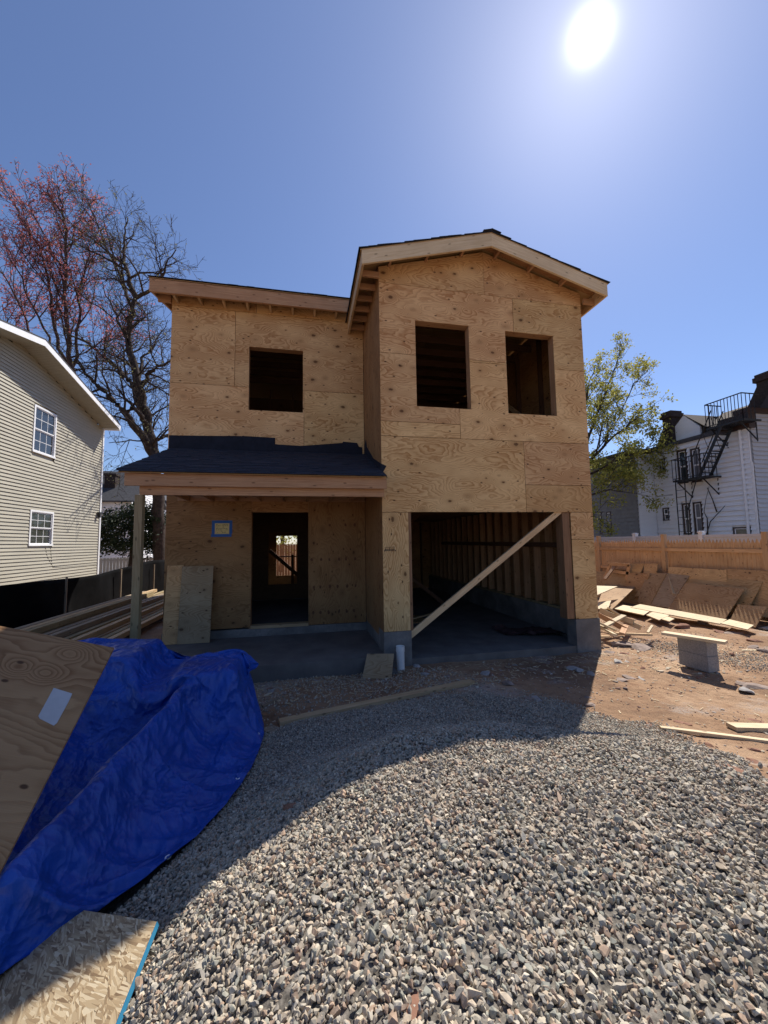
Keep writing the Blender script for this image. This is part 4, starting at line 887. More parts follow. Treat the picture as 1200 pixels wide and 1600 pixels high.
# little chips nobody could count
n = 7500; x = nr.uniform(-.9, 7.5, n); y = nr.uniform(1.6, 8.5, n); k = ~in_poly(x, y, GPOLY) & ~((x < 4.9) & (y > 5.55)) & (x > -.9) & (vnoise(x*1.7, y*1.7, 12) > .35); x, y = x[k], y[k]; n = len(x)
sq = np.stack([nr.uniform(.8, 1.8, n), nr.uniform(.5, 1., n), nr.uniform(.25, .6, n)], 1); tint = np.array([(.24, .15, .11), (.33, .28, .24), (.20, .12, .09), (.45, .38, .28)])[nr.integers(0, 4, n)]
rz = nr.uniform(0, 6.28, n); c, s = np.cos(rz), np.sin(rz); zz = np.zeros(n); RM = np.stack([c, -s, zz, s, c, zz, zz, zz, zz+1], -1).reshape(-1, 3, 3)
near_ = ((y > 4.7) & (x < 5)) | ((x > 4.6) & (x < 6.2) & (y > 4.2)); tag(scatter_mesh('debris', M['gravel'], FAR, np.stack([x, y, gz(x, y)+.004], 1), (.006 + .034*nr.beta(1.0, 6, n))*np.where(near_ & (nr.random(n) < .3), 2.2, 1.), RM, sq, tint), 'small chips and pebbles strewn on the dirt', 'debris', None, 'stuff')
n = 1100; x = nr.uniform(-.8, 7.0, n); y = np.where(nr.random(n) < .5, nr.uniform(4.5, 5.5, n), nr.uniform(3.0, 7.5, n)); k = ~in_poly(x, y, GPOLY) & ~((x < 4.9) & (y > 5.5)); x, y = x[k], y[k]; mb = MB()
for a, b in zip(x, y):
    t = r.uniform(0, 6.28); l = r.uniform(.02, .09); z = float(gz(a, b))+.006; mb.bar((a, b, z), (a+l*math.cos(t), b+l*math.sin(t), z+r.uniform(-.003, .008)), r.uniform(.003, .012), .003)
o = mb.build('wood_chips', M['lum_pale']); tag(o, 'wood splinters strewn on the dirt', 'splinters', None, 'stuff')
# dark crumpled cloth on the garage floor, and offcuts
u, v = np.meshgrid(np.linspace(0, 1, 26), np.linspace(0, 1, 16)); 
cx = 3.55 + u*1.0; cy = 6.5 + v*.55 - u*.35; cz = .008 + .07*vnoise(u*6, v*4, 3)**2 + .05*vnoise(u*13, v*8, 4)**2
tag(grid_mesh('drop_cloth', cx, cy, cz, plain('dark_cloth', (.06, .035, .035), .8, .2, .6, 4.)), 'dark crumpled cloth on the garage floor by the right wall', 'cloth')
mb = MB(); mb.bar((2.1, 8.2, .02), (3.0, 8.9, .02), .06, .03); solo(mb, 'board', M['lum'], 'short board lying on the garage floor behind the brace', 'board')
mb = MB(); mb.plate(1.9, 2.6, 8.0, 8.8, [], (0, 0, .001), X_, Y_, Z_, .012); solo(mb, 'plywood_offcut', M['ply_dark'], 'plywood offcut lying flat on the garage floor', 'plywood')
mb = MB(); mb.bar((1.6, 10.2, .75), (2.4, 10.0, .62), .09, .03); solo(mb, 'board', M['lum_grey'], 'pale board propped deep inside the garage', 'board')
for i, (a, b, s) in enumerate(((1.7, 10.6, .3), (2.1, 10.9, .22), (2.6, 10.7, .25))):
    m = MB(); v, f = RK[i]; 
    for t in f: m.face([(a+v[j][0]*s, b+v[j][1]*s, max(0.0, v[j][2]*s*.8+.12)) for j in t], [(0, 0)]*len(t))
    solo(m, 'rubble_sack', M['blind'], ('left', 'middle', 'right')[i] + ' of the dim lumpy sacks at the back of the garage', 'sack', 'sacks at the back of the garage')
# ------------------------------------------------------------------ neighbour with beige siding
NX = -8.0; CORNER = on(158, 760, 'x', NX)[1]; BZ = .63
pk = on(70, 531, 'x', NX+.6); ev = on(186, 664, 'x', NX+.6); yP, zP = pk[1], pk[2]; slp = (zP-ev[2])/(ev[1]-yP); yF = 2*yP-CORNER
nb = thing('house', (NX-4, yP, BZ), 'neighbouring house with beige lap siding and white trim at the left edge', 'house')
zroof = lambda y: zP - slp*abs(y-yP)
def clap(name, mat, parent, org, U, N, u0, u1, z0, z1, ex=.1016, lip=.012, top=None, holes=()):
    """lap siding, one mesh: each course leans out at its foot"""
    m = MB(); o = np.array(org, float); U = np.array(U, float); N = np.array(N, float); z = z0
    while z < z1:
        zb = min(z+ex, z1); a, b = u0, u1
        if top is not None:
            a, b = top(zb) 
            a, b = max(a, u0), min(b, u1)
            if b-a < .05: break
        spans = [(a, b)]
        for h in holes:
            if h[2] < zb and h[3] > z:
                ns = []
                for s, e in spans:
                    if h[1] <= s or h[0] >= e: ns.append((s, e)); continue
                    if h[0] > s: ns.append((s, h[0]))
                    if h[1] < e: ns.append((h[1], e))
                spans = ns
        for s, e in spans:
            P = lambda u, zz, n: o + U*u + np.array((0, 0, zz)) + N*n
            zo = z - ex*.12 if z > z0 else z; f1 = [P(s, zo, lip), P(e, zo, lip), P(e, zb, 0), P(s, zb, 0)]; f2 = [P(s, z, 0), P(e, z, 0), P(e, z, lip*.4), P(s, z, lip*.4)]
            if np.cross(U, (0, 0, 1)).dot(N) < 0: f1 = f1[::-1]; f2 = f2[::-1]
            m.face(f1, [(s, z), (e, z), (e, zb), (s, zb)]); m.face(f2, [(s, z)]*4)
        z = zb
    return m.build(name, mat, parent)
nw = []
for a, b in (((53, 631), (84, 717)), ((46, 796), (80, 853))):
    p, q = on(*a, 'x', NX), on(*b, 'x', NX); nw.append((p[1], q[1], q[2], p[2]))
body = clap('wall', M['tan_siding'], nb, (NX, 0, 0), Y_, X_, yF, CORNER, BZ, zP, .1016, .028, lambda z: (yP-(zP-.12-z)/slp, yP+(zP-.12-z)/slp), nw)
mb = MB(); mb.box(NX-8, NX-.02, yF+.02, CORNER-.02, BZ, zroof(CORNER)-.2); mb.build('wall', M['tan_siding'], nb)
mb = MB(); mb.box(NX-8, NX-.03, yF+.05, CORNER-.05, -.3, BZ); mb.build('foundation', M['concrete'], nb)
mb = MB(); mb.box(NX, NX+.045, CORNER-.09, CORNER, BZ-.02, zroof(CORNER)-.15); mb.box(NX-.09, NX, CORNER+.001, CORNER+.02, BZ-.02, zroof(CORNER)-.15); mb.build('corner_board', M['white_trim'], nb)
rx = NX+.6
mb = MB()
for s in (-1, 1):
    ye = ev[1] if s > 0 else 2*yP-ev[1]; ze = zroof(ye)
    mb.prism([(yP, zP), (ye, ze), (ye, ze+.03), (yP, zP+.03)][::s], (rx+.03, 0, 0), Y_, Z_, (-1, 0, 0), 9)
r_ = mb.build('roof', M['roof_grey'], nb)
mb = MB()
for s in (-1, 1):
    ye = ev[1] if s > 0 else 2*yP-ev[1]; ze = zroof(ye)
    mb.prism([(yP, zP-.19), (ye, ze-.16), (ye, ze-.002), (yP, zP-.002)][::s], (rx, 0, 0), Y_, Z_, (1, 0, 0), .02)
mb.build('rake_board', M['white_trim'], r_)
mb = MB()
for s in (-1, 1):
    ye = (ev[1] if s > 0 else 2*yP-ev[1]); ze = zroof(ye)
    for k in range(60):
        t0, t1 = k/60, (k+.93)/60; a = (yP+(ye-yP)*t0, zP-.185+(ze-zP+.03)*t0); b = (yP+(ye-yP)*t1, zP-.185+(ze-zP+.03)*t1)
        mb.face([(rx-.001, a[0], a[1]), (rx-.001, b[0], b[1]), (NX, b[0], b[1]), (NX, a[0], a[1])][::s], [(0, 0)]*4)
mb.build('soffit', M['soffit_shade'], r_)
mb = MB(); mb.box(rx-9, rx+.02, ev[1], ev[1]+.1, ev[2]-.22, ev[2]-.02); mb.build('gutter', M['white_trim'], r_)
def dh_window(parent, axis, pos, out, u0, u1, z0, z1, frame, grid=(3, 2), blind=False, fw=.055, glass=None, name='window', depth=.035):
    """double hung window on a wall plane; 'out' is the outward sign"""
    def bx(mb, a, b, c, d, n0, n1):
        lo, hi = sorted((pos+out*n0, pos+out*n1))
        if axis == 'x': mb.box(lo, hi, a, b, c, d)
        else: mb.box(a, b, lo, hi, c, d)
    if u0 > u1: u0, u1 = u1, u0
    root = MB(); bx(root, u0, u1, z1-fw, z1, -.03, depth); bx(root, u0-.01, u1+.01, z0, z0+fw, -.03, depth+.015); bx(root, u0, u0+fw, z0+fw, z1-fw, -.03, depth); bx(root, u1-fw, u1, z0+fw, z1-fw, -.03, depth)
    w = root.build(name, frame, parent); zm = (z0+z1)/2; a, b = u0+fw, u1-fw; sw = .032
    for k, (c, d, n0) in enumerate(((zm, z1-fw, .0), (z0+fw, zm, -.018))):
        m = MB(); bx(m, a, b, c, c+sw, n0-.008, n0+.018); bx(m, a, b, d-sw, d, n0-.008, n0+.018); bx(m, a, a+sw, c+sw, d-sw, n0-.008, n0+.018); bx(m, b-sw, b, c+sw, d-sw, n0-.008, n0+.018)
        if grid and (k == 0 or grid[2:]):
            for g in range(1, grid[0]): x = a+sw + (b-a-2*sw)*g/grid[0]; bx(m, x-.007, x+.007, c+sw, d-sw, n0-.006, n0+.004)
            for g in range(1, grid[1]): z = c+sw + (d-c-2*sw)*g/grid[1]; bx(m, a+sw, b-sw, z-.007, z+.007, n0-.0055, n0+.0045)
        m.build('sash', M['white_trim'], w)
        m = MB(); bx(m, a+sw, b-sw, c+sw, d-sw, n0-.004, n0); m.build('pane', (glass or M['glass']), w)
    return w
for h in nw: dh_window(nb, 'x', NX, 1, h[0], h[1], h[2], h[3], M['white_trim'], (3, 2, 1))
mb = MB(); p = on(157, 802, 'x', NX+.03); mb.box(NX+.03, NX+.12, CORNER-.28, CORNER-.02, p[2]-.03, p[2]+.03); mb.obox((NX+.10, CORNER-.26, p[2]-.11), X_, Y_, Z_, .09, .07, .16); mb.build('flood_light', M['black_metal'], nb)
cab = [on(a, b, 'x', NX+.02) for a, b in ((84, 810), (81, 835), (79, 856), (81, 880))]; mb = MB(); mb.tube([(NX+.02, p[1], p[2]) for p in cab], .006, 4)
cab = [on(a, b, 'x', NX+.02) for a, b in ((71, 856), (74, 870), (83, 886), (100, 886), (125, 884), (152, 881))]; mb.tube([(NX+.02, p[1], p[2]) for p in cab], .007, 4); mb.build('cable', M['black_metal'], nb)

# ------------------------------------------------------------------ silt fence and lumber stack on the left
sf = thing('silt_fence', (-5.6, 10, 0), 'black fabric silt fence on wooden stakes below the beige house', 'fence')
yy = np.arange(3.0, 18.0, .12); zt_ = .98 + .10*np.sin(yy*.9) * .4 + .16*np.clip((yy-11)/5, 0, 1); 
rows = 12; YY, KK = np.meshgrid(yy, np.linspace(0, 1, rows)); ZZ = gz(-5.6+0*YY, YY) - .05 + KK*(zt_[None] - gz(-5.6+0*YY, YY) + .05)
XX = -5.6 + .05*np.sin(YY*2.6 + KK*2) + .05*(vnoise(YY*3, KK*5, 4)-.5) + .05*np.sin(YY*.8)*(1-KK)
f_ = grid_mesh('fabric', XX+5.6, YY-10, ZZ, M['silt']); f_.parent = sf; f_.modifiers.new('s', 'SOLIDIFY').thickness = .004
for y in (5.7, 8.1, 10.5, 13.26, 15.9): mb = MB(); mb.obox((-5.52, y, .50), Z_, X_, Y_, 1.06, .035, .035); mb.build('stake', M['lum_grey'], sf)
r = random.Random(4); names = []
lay = [(0, [-4.75, -4.6, -4.45, -4.3, -4.14, -3.98, -3.83, -3.66, -3.5, -3.36]), (1, [-4.72, -4.57, -4.41, -4.26, -4.1, -3.92, -3.72]), (2, [-4.7, -4.55, -4.38, -4.2, -4.04]), (3, [-4.66, -4.5, -4.36])]
for l, xs in lay:
    for x in xs:
        y0 = r.uniform(5.1, 5.9); y1 = r.uniform(12.4, 13.6); z = .03 + l*.095 + .02; dx = r.uniform(-.04, .04)
        mb = MB(); mb.bar((x, y0, z+.02), (x+dx+.02, y1, z+.02), .11, .088); solo(mb, 'timber', M[r.choice(('lum_grey', 'lum_grey', 'lum_green', 'lum_grey', 'lum'))], ('long timber in the bottom layer of the stack beside the house', 'long timber in the second layer of the stack beside the house', 'long timber in the third layer of the stack beside the house', 'long timber on top of the stack beside the house')[l], 'timber', 'stacked long timbers layer %s' % ('one', 'two', 'three', 'four')[l])

# ------------------------------------------------------------------ cedar picket fence on the right and the white vinyl one behind it
FX = 9.7
def picket_fence(loc_y, n, label, top=1.67, x=FX, mat='cedar', seed=1, post=True):
    r = random.Random(seed); root = thing('picket_fence', (x, loc_y[0], 0), label, 'fence'); y = loc_y[0]
    for k in range(n):
        y0, y1 = y + .06, y + 2.34; m = MB(); pw = .084; t = y0
        while t < y1-.04:
            h = top + r.uniform(-.012, .012); w = pw*r.uniform(.88, .96); th = .017; z0 = -.1
            m.prism([(t, z0), (t+w, z0), (t+w, h-.10), (t+w*.62, h-.02), (t+w/2, h), (t+w*.38, h-.02), (t, h-.10)], (x + r.uniform(0, .004), 0, 0), Y_, Z_, X_, th, True); t += pw
        m.build('picket_panel', M[mat], root)
        for z in (.25, .80, top-.27): m = MB(); m.box(x-.04, x-.004, y0-.05, y1+.05, z-.04, z+.04, 'y'); m.build('rail', M[mat], root)
        if post: m = MB(); m.box(x-.06, x+.04, y-.05, y+.05, -.2, top+.15, 'z'); m.build('post', M[mat], root)
        y += 2.4
    if post: m = MB(); m.box(x-.06, x+.04, y-.05, y+.05, -.2, top+.15, 'z'); m.build('post', M[mat], root)
    return root
picket_fence((1.65, 0), 6, 'pale cedar picket fence on posts behind the leaning plywood sheets')
vf = thing('vinyl_fence', (11.3, 10, 0), 'white vinyl fence with capped posts behind the cedar pickets', 'fence')
for k in range(8):
    y = 2.2 + k*2.3; mb = MB(); mb.box(11.28, 11.32, y+.07, y+2.23, -.1, 1.72); mb.box(11.26, 11.34, y+.07, y+2.23, 1.721, 1.79); mb.build('fence_panel', M['grey_vinyl'], vf)
    mb = MB(); mb.box(11.24, 11.36, y-.06, y+.06, -.2, 1.86); p_ = mb.build('post', M['white_vinyl'], vf)
    mb = MB(); mb.box(11.225, 11.375, y-.075, y+.075, 1.861, 1.885); mb.box(11.25, 11.35, y-.05, y+.05, 1.886, 1.91); mb.build('cap', M['white_vinyl'], p_)

# ------------------------------------------------------------------ plywood sheets leaning on the fence, and scrap in front of them
def lean(px, xb, zb, mat, label, xt=9.62, z_top=None, name='plywood_sheet', th=.018, holes=None, cat='plywood'):
    """quad seen at pixels px (tl, tr, br, bl) on the plane through foot line x=xb,z=zb (tilted back towards the fence)"""
    tl, tr, br, bl = px; zt = z_top; n = np.array((zt-zb, 0, -(xt-xb))); n /= np.linalg.norm(n); o = np.array((xb, 0, zb))
    P = [on_plane(a, b, o, n) for a, b in px]; V = np.array((xt-xb, 0, zt-zb)); V /= np.linalg.norm(V)
    poly = [((p-o).dot(Y_), (p-o).dot(V)) for p in P]
    m = MB(); m.prism(poly, o, Y_, V, -n, -th if False else th)
    v = np.array(m.v); return solo(m, name, M[mat], label, cat, 'sheets leaning on the cedar fence')
lean([(932, 893), (1036, 896), (1036, 960), (932, 950)], 9.05, -.02, 'ply_old', 'orange plywood sheet at the back of the leaning pile, left part', 9.63, .95)
lean([(1045, 886), (1136, 891), (1136, 960), (1045, 950)], 9.12, -.02, 'ply_old', 'tall plywood sheet along the fence, left of the right post', 9.62, 1.02)
lean([(1134, 889), (1230, 894), (1230, 970), (1134, 955)], 9.16, -.02, 'ply_old', 'tall plywood sheet along the fence at the right edge', 9.64, 1.02)
lean([(1020, 895), (1193, 909), (1172, 948), (992, 932)], 8.95, -.02, 'ply_old', 'wide plywood sheet with a dark lower right edge in the leaning pile', 9.58, .85)
lean([(1038, 896), (1078, 900), (1046, 950), (1014, 946)], 8.88, .0, 'ply_grey', 'grey weathered sheet with streaks in the middle of the leaning pile', 9.52, .8)
lean([(1012, 894), (1042, 897), (1016, 946), (996, 942)], 8.86, .0, 'ply_dark', 'brown strip of plywood left of the grey sheet', 9.50, .8)
lean([(1072, 911), (1164, 921), (1134, 967), (1044, 953)], 8.80, .0, 'ply_dark', 'brown plywood sheet leaning in front, picket shadows across its foot', 9.36, .72)
lean([(1154, 945), (1199, 949), (1181, 981), (1140, 972)], 8.80, .0, 'ply_dark', 'small square sheet leaning at the right of the pile', 9.3, .66)
lean([(987, 881), (1007, 881), (1001, 897), (983, 899)], 9.2, .1, 'ply_old', 'small plywood piece standing left of the fence post', 9.55, 1.05)
lean([(1008, 881), (1028, 881), (1027, 896), (1006, 897)], 9.2, .1, 'ply_old', 'small square plywood piece next to the fence post', 9.57, 1.05)
lean([(983, 896), (1016, 896), (1006, 925), (975, 925)], 9.1, .05, 'ply_old', 'orange offcut leaning below the small pieces', 9.45, .92)
def stick(a, b, w, t, mat, label, group=None, name='board'):
    m = MB(); m.bar(a, b, w, t, (.3, 0, 1)); return solo(m, name, M[mat], label, 'board', group)
P = lambda px, py, z: on(px, py, 'z', z)
stick(on(1046, 898, 'x', 9.50), on(1053, 928, 'x', 9.08), .07, .02, 'lum', 'pale batten leaning upright on the grey sheet')
stick(on(945, 905, 'x', 8.9), on(962, 883, 'x', 9.4), .09, .04, 'lum_red', 'brown timber propped diagonally at the left of the pile')
fr = thing('pallet_frame', (9.3, 10.6, 0), 'open wooden frame leaning behind the left end of the plywood pile', 'frame')
for a, b in (((951, 881), (984, 883)), ((955, 892), (984, 896)), ((983, 883), (979, 906)), ((953, 883), (944, 905))): m = MB(); m.bar(on(*a, 'x', 9.35), on(*b, 'x', 9.35), .09, .035, X_); m.build('slat', M['cedar'], fr)
# pale strips on the ground
def flat(px, z, mat, label, th=.018, name='plywood_strip', dz=0):
    P_ = [P(a, b, z) for a, b in px]; o = P_[0]; m = MB(); m.prism([(p[0]-o[0], p[1]-o[1]) for p in P_][::-1], o, X_, Y_, Z_, th); return solo(m, name, M[mat], label, 'plywood', 'strips lying before the leaning sheets')
flat([(985, 950), (1000, 945), (1136, 969), (1125, 976)], .02, 'lum_pale', 'long bright plywood strip lying at the foot of the leaning sheets')
flat([(1126, 975), (1140, 969), (1178, 978), (1168, 985)], .02, 'lum_pale', 'shorter bright strip continuing to the right of the long one')
flat([(955, 951), (972, 946), (1018, 954), (1006, 962)], .01, 'lum_pale', 'pale board lying left before the long bright strip')
flat([(1010, 962), (1022, 956), (1047, 962), (1030, 970)], .01, 'lum_pale', 'small pale offcut lying before the long bright strip')
flat([(1032, 968), (1042, 964), (1054, 968), (1046, 972)], .005, 'lum_pale', 'tiny pale offcut lying nearest the stones')
# tilted pale sheets in the sun at the left of the pile
def tri(pts, mat, label, th=.02, name='plywood_sheet', cat='plywood', group=None):
    P_ = [on(a, b, 'z', z) for a, b, z in pts]; o = P_[0]; U = P_[1]-P_[0]; U /= np.linalg.norm(U); N = np.cross(U, P_[2]-P_[0]); N /= np.linalg.norm(N); N = N if N[2] > 0 else -N; V = np.cross(N, U)
    m = MB(); m.prism([((p-o).dot(U), (p-o).dot(V)) for p in P_], o, U, V, -N, th); return solo(m, name, M[mat], label, cat, group)
tri([(950, 900, .44), (998, 912, .40), (955, 953, .03), (930, 942, .12)], 'ply_dark', 'brown sheet tilted over the scrap with picket shadows on it')
tri([(932, 915, .46), (965, 916, .46), (934, 929, .36), (925, 929, .36)], 'lum_pale', 'bright sheet end poking out beside the garage pier')
tri([(930, 942, .16), (955, 938, .18), (950, 951, .06), (930, 952, .06)], 'lum_pale', 'bright board end low beside the garage pier')
scr = [((938, 953, .25), (1001, 981, .03), .05, .09), ((934, 960, .22), (978, 984, .03), .05, .09), ((945, 958, .20), (990, 972, .12), .04, .09), ((932, 975, .10), (960, 992, .03), .09, .035), ((960, 990, .02), (1018, 992, .02), .09, .035), ((982, 968, .06), (972, 990, .05), .09, .03), ((1012, 989, .04), (1019, 978, .10), .035, .035), ((932, 995, .0), (952, 995, .01), .09, .03), ((938, 982, .06), (975, 962, .2), .09, .035), ((950, 950, .3), (975, 965, .1), .06, .03), ((925, 968, .2), (962, 985, .06), .14, .035)]
lbl = ['pale timber sloping down out of the scrap heap by the garage pier', 'second sloping timber in the scrap heap', 'timber wedged between the sloping ones in the scrap heap', 'short board on the near side of the scrap heap', 'bright board lying flat before the scrap heap', 'short board crossing the near end of the scrap heap', 'small stick poking up at the right end of the scrap heap', 'bright offcut on the dirt at the foot of the garage pier', 'board crossing under the sloping timbers', 'thin lath on top of the scrap heap', 'wide brown board inside the scrap heap']
for (a, b, w, t), l in zip(scr, lbl): stick(P(a[0], a[1], a[2]+.03), P(b[0], b[1], b[2]+.03), w, t, rng.choice(('lum', 'lum_pale', 'lum_pale', 'lum_red')), l, 'scrap timber by the garage pier')

# ------------------------------------------------------------------ white house with the fire escape
BX = 17.0; q = lambda px, py, x=BX: on(px, py, 'x', x)
wh = thing('house', (BX+4, 13.5, 0), 'white sided house with a black fire escape behind the fences at the right', 'house')
yN = q(1172, 700)[1]; yL = q(1024, 760)[1]; ze = 6.12
win = {}
def wr(a, b): p, s = q(*a), q(*b); return (s[1], p[1], s[2], p[2])
wd = [wr((1058, 705), (1077, 754)), wr((1079, 702), (1098, 752)), wr((1066, 787), (1082, 835)), wr((1083, 785), (1101, 834)), wr((1031, 718), (1041, 737)), wr((1036, 794), (1047, 813)), wr((1146, 824), (1176, 848))]
clap('wall', M['white_siding'], wh, (BX, 0, 0), Y_, (-1, 0, 0), yN, yL, -.2, ze, .20, .07, None, [(h[0]-.02, h[1]+.02, h[2], h[3]) for h in wd])
mb = MB(); mb.box(BX+.02, BX+9, yN+.02, yL+3, -.2, ze-.02); mb.build('wall', M['white_siding'], wh)
mb = MB(); mb.box(BX+.03, BX+9, yN+.03, yL+3, ze-.018, ze+.05); mb.box(BX-.12, BX+.029, yN, yL+.1, ze-.10, ze+.08); mb.build('roof_edge', M['roof_grey'], wh)
mb = MB(); b_ = q(1024, 777); mb.box(BX-.03, BX-.001, yL-.9, yL, b_[2]-.06, b_[2]+.04); mb.build('band', M['grey_vinyl'], wh)
mb = MB(); mb.box(BX-.05, BX+.0, yN-.02, yN+.16, -.2, ze-.12); mb.build('corner_board', M['white_vinyl'], wh)
mb = MB(); p = q(1158, 680); mb.tube([(BX-.07, p[1], ze-.15), (BX-.07, p[1], .2)], .05, 8); mb.tube([(BX-.06, p[1]-.35, 4.6), (BX-.06, p[1]-.33, .4)], .02, 6); mb.build('downspout', M['white_vinyl'], wh)
for i, h in enumerate(wd): dh_window(wh, 'x', BX, -1, h[0], h[1], h[2], h[3], M['brown_trim'], None, False, .07 if i < 4 else .05, M['blind'] if i in (1, 3) else None)
# near return wall, set back grey wall and far wings
mb = MB(); clap('wall', M['grey_siding'], wh, (0, yN-.03, 0), X_, (0, -1, 0), BX+.05, BX+9, -.2, 6.55, .17, .045)
mb.box(BX+.06, BX+9, yN-.025, yN+.015, -.2, 6.5); mb.build('wall', M['grey_siding'], wh)
mb = MB(); mb.box(BX-.15, BX+9, yN-.14, yN+.4, 6.56, 6.75); mb.box(BX-.14, BX+.2, yN-.13, yN+1.0, 5.95, 6.55); mb.build('cornice', M['brown_trim'], wh)
P1 = on(1022, 760, 'y', yL+.05); P0_ = on(995, 760, 'y', yL+.05)
clap('wall', M['white_siding'], wh, (0, yL+.05, 0), X_, (0, -1, 0), P0_[0], BX+.02, -.2, 5.9, .17, .045)
mb = MB(); mb.box(P0_[0]+.02, BX, yL+.07, yL+5, -.2, 5.88); mb.build('wall', M['white_siding'], wh)
fw = P0_[0]
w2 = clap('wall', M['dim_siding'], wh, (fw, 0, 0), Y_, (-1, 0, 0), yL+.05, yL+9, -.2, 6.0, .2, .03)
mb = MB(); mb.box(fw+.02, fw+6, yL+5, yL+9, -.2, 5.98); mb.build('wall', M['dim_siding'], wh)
mb = MB(); mb.box(fw-.2, BX+2, yL-.1, yL+9.2, 6.0, 6.12); mb.build('roof_edge', M['roof_grey'], wh)
for a, b in (((948, 800), (957, 835)), ((936, 800), (942, 835))):
    p, s = on(*a, 'x', fw), on(*b, 'x', fw); dh_window(wh, 'x', fw, -1, p[1], s[1], s[2], p[2], M['brown_trim'], None)
# dormer and chimneys
yd0, yd1 = q(1095, 690, BX+.6)[1], q(1052, 690, BX+.6)[1]; ym = q(1068, 650, BX+.6)[1]; za = q(1064, 650, BX+.6)[2]
mb = MB(); mb.prism([(yd0, ze+.06), (yd1, ze+.06), (yd1, za-.55), (ym, za), (yd0, za-.75)], (BX+.6, 0, 0), Y_, Z_, X_, .1); dm = mb.build('dormer', M['white_siding'], wh)
mb = MB(); mb.face([(BX+.55, ym, za+.04), (BX+5, ym, za+.04), (BX+5, yd0-.3, za-.85), (BX+.55, yd0-.3, za-.85)], [(0, 0)]*4); mb.face([(BX+.55, ym, za+.04), (BX+.55, yd1+.2, za-.68), (BX+5, yd1+.2, za-.68), (BX+5, ym, za+.04)], [(0, 0)]*4)
mb.face([(BX+2.2, yN+.8, za-.55), (BX+2.2, ym, za+.0), (BX+2.2, ym, ze), (BX+2.2, yN+.8, ze)], [(0, 0)]*4); mb.face([(BX+.5, yN+.8, ze+.06), (BX+.5, yd0, ze+.06), (BX+2.2, ym-.5, za), (BX+2.2, yN+.8, za)], [(0, 0)]*4)
mb.build('dormer_roof', M['roof_tan'], dm)
def chimney(px0, px1, pt, x, zb, capn, par):
    a, b = on(px0, 700, 'x', x), on(px1, 700, 'x', x); zt2 = on((px0+px1)/2, pt, 'x', x)[2]; y0, y1 = sorted((a[1], b[1])); m = MB(); m.box(x, x+.6, y0, y1, zb, zt2-.2)
    m.box(x-.08, x+.68, y0-.08, y1+.08, zt2-.2, zt2); m.box(x-.03, x+.63, y0-.03, y1+.03, zt2+.001, zt2+.12); 
    m.prism([(y0-.8, zb), (y0, zb), (y0, zb+1.2)], (x+.05, 0, 0), Y_, Z_, X_, .5) if capn else None
    m.prism([(y1+.7, zb), (y1, zb+1.3), (y1, zb)], (x+.05, 0, 0), Y_, Z_, X_, .5)
    return m.build('chimney', M['brick_dark'], par)
chimney(1038, 1052, 646, BX+.4, 5.9, False, wh); chimney(1191, 1215, 583, BX+1.4, 6.7, True, wh)
mb = MB(); a = on(1178, 640, 'x', BX+.5); mb.prism([(yN-.2, 6.76), (yN+.3, 6.76), (yN-.5, 7.9), (yN-2.5, 7.9), (yN-2.5, 6.76)], (BX+1.0, 0, 0), Y_, Z_, X_, 3); mb.build('upper_roof', M['brown_trim'], wh)
# fire escape
fe = thing('fire_escape', (BX-.5, 13, 0), 'black iron fire escape with two landings, stair and drop ladder on the white house', 'fire escape')
mt = M['black_metal']; FXo = BX-.85
def rail(mb, y0, y1, z, x, h=.95, n=8):
    mb.bar((x, y0, z+h), (x, y1, z+h), .035, .035)
    mb.bar((x, y0, z+.08), (x, y1, z+.08), .025, .025)
    for k in range(n+1): y = y0 + (y1-y0)*k/n; mb.bar((x, y, z), (x, y, z+h), .018, .018, Y_)
pa_, pb_ = on(1052, 755, 'x', FXo), on(1103, 753, 'x', FXo); ya, yb = pb_[1], pa_[1]; zl_ = q(1078, 752)[2]
def landing(y0, y1, z, name, h=.95, nb_=9, ends=True):
    m = MB()
    for k in range(14): x = BX-.03 - k*.06; m.box(x-.012, x+.012, y0, y1, z-.03, z)
    m.box(FXo-.02, FXo+.02, y0, y1, z-.06, z+.01); m.box(FXo, BX, y0-.02, y0+.02, z-.06, z+.01); m.box(FXo, BX, y1-.02, y1+.02, z-.06, z+.01)
    L = m.build('landing', mt, fe)
    m = MB(); rail(m, y0, y1, z, FXo, h, nb_)
    for y in (y0, y1) if ends else ():
        m.bar((FXo, y, z+h), (BX, y, z+h), .035, .035)
        for k in range(4): m.bar((FXo+.2*k, y, z), (FXo+.2*k, y, z+h), .018, .018, Y_)
    m.build('railing', mt, L)
    for y in (y0+.15, y1-.15): m = MB(); m.bar((FXo+.03, y, z-.05), (BX-.02, y, z-.75), .04, .03); m.bar((BX-.025, y, z-.05), (BX-.025, y, z-.8), .03, .03, Y_); m.build('bracket', mt, fe)
    return L
landing(ya, yb, zl_, 'l')
pu0, pu1 = q(1162, 661), q(1094, 665); zu = 6.15; y0u, y1u = on(1162, 661, 'x', FXo)[1], on(1092, 667, 'x', FXo)[1]
landing(y0u, y1u-.3, zu, 'u', 1.0, 11)
m = MB(); 
for s in (0, .55): m.bar((FXo+.02+s, ya+.25, zl_+.02), (FXo+.02+s, ya-.75+.0, zu-.02), .12, .02, X_)
for k in range(9): t = (k+.7)/9.4; m.bar((FXo+.02, ya+.25-t*1.0, zl_+.02+t*(zu-zl_)), (FXo+.57, ya+.25-t*1.0, zl_+.02+t*(zu-zl_)), .12, .02)
m.build('stair', mt, fe)
m = MB(); 
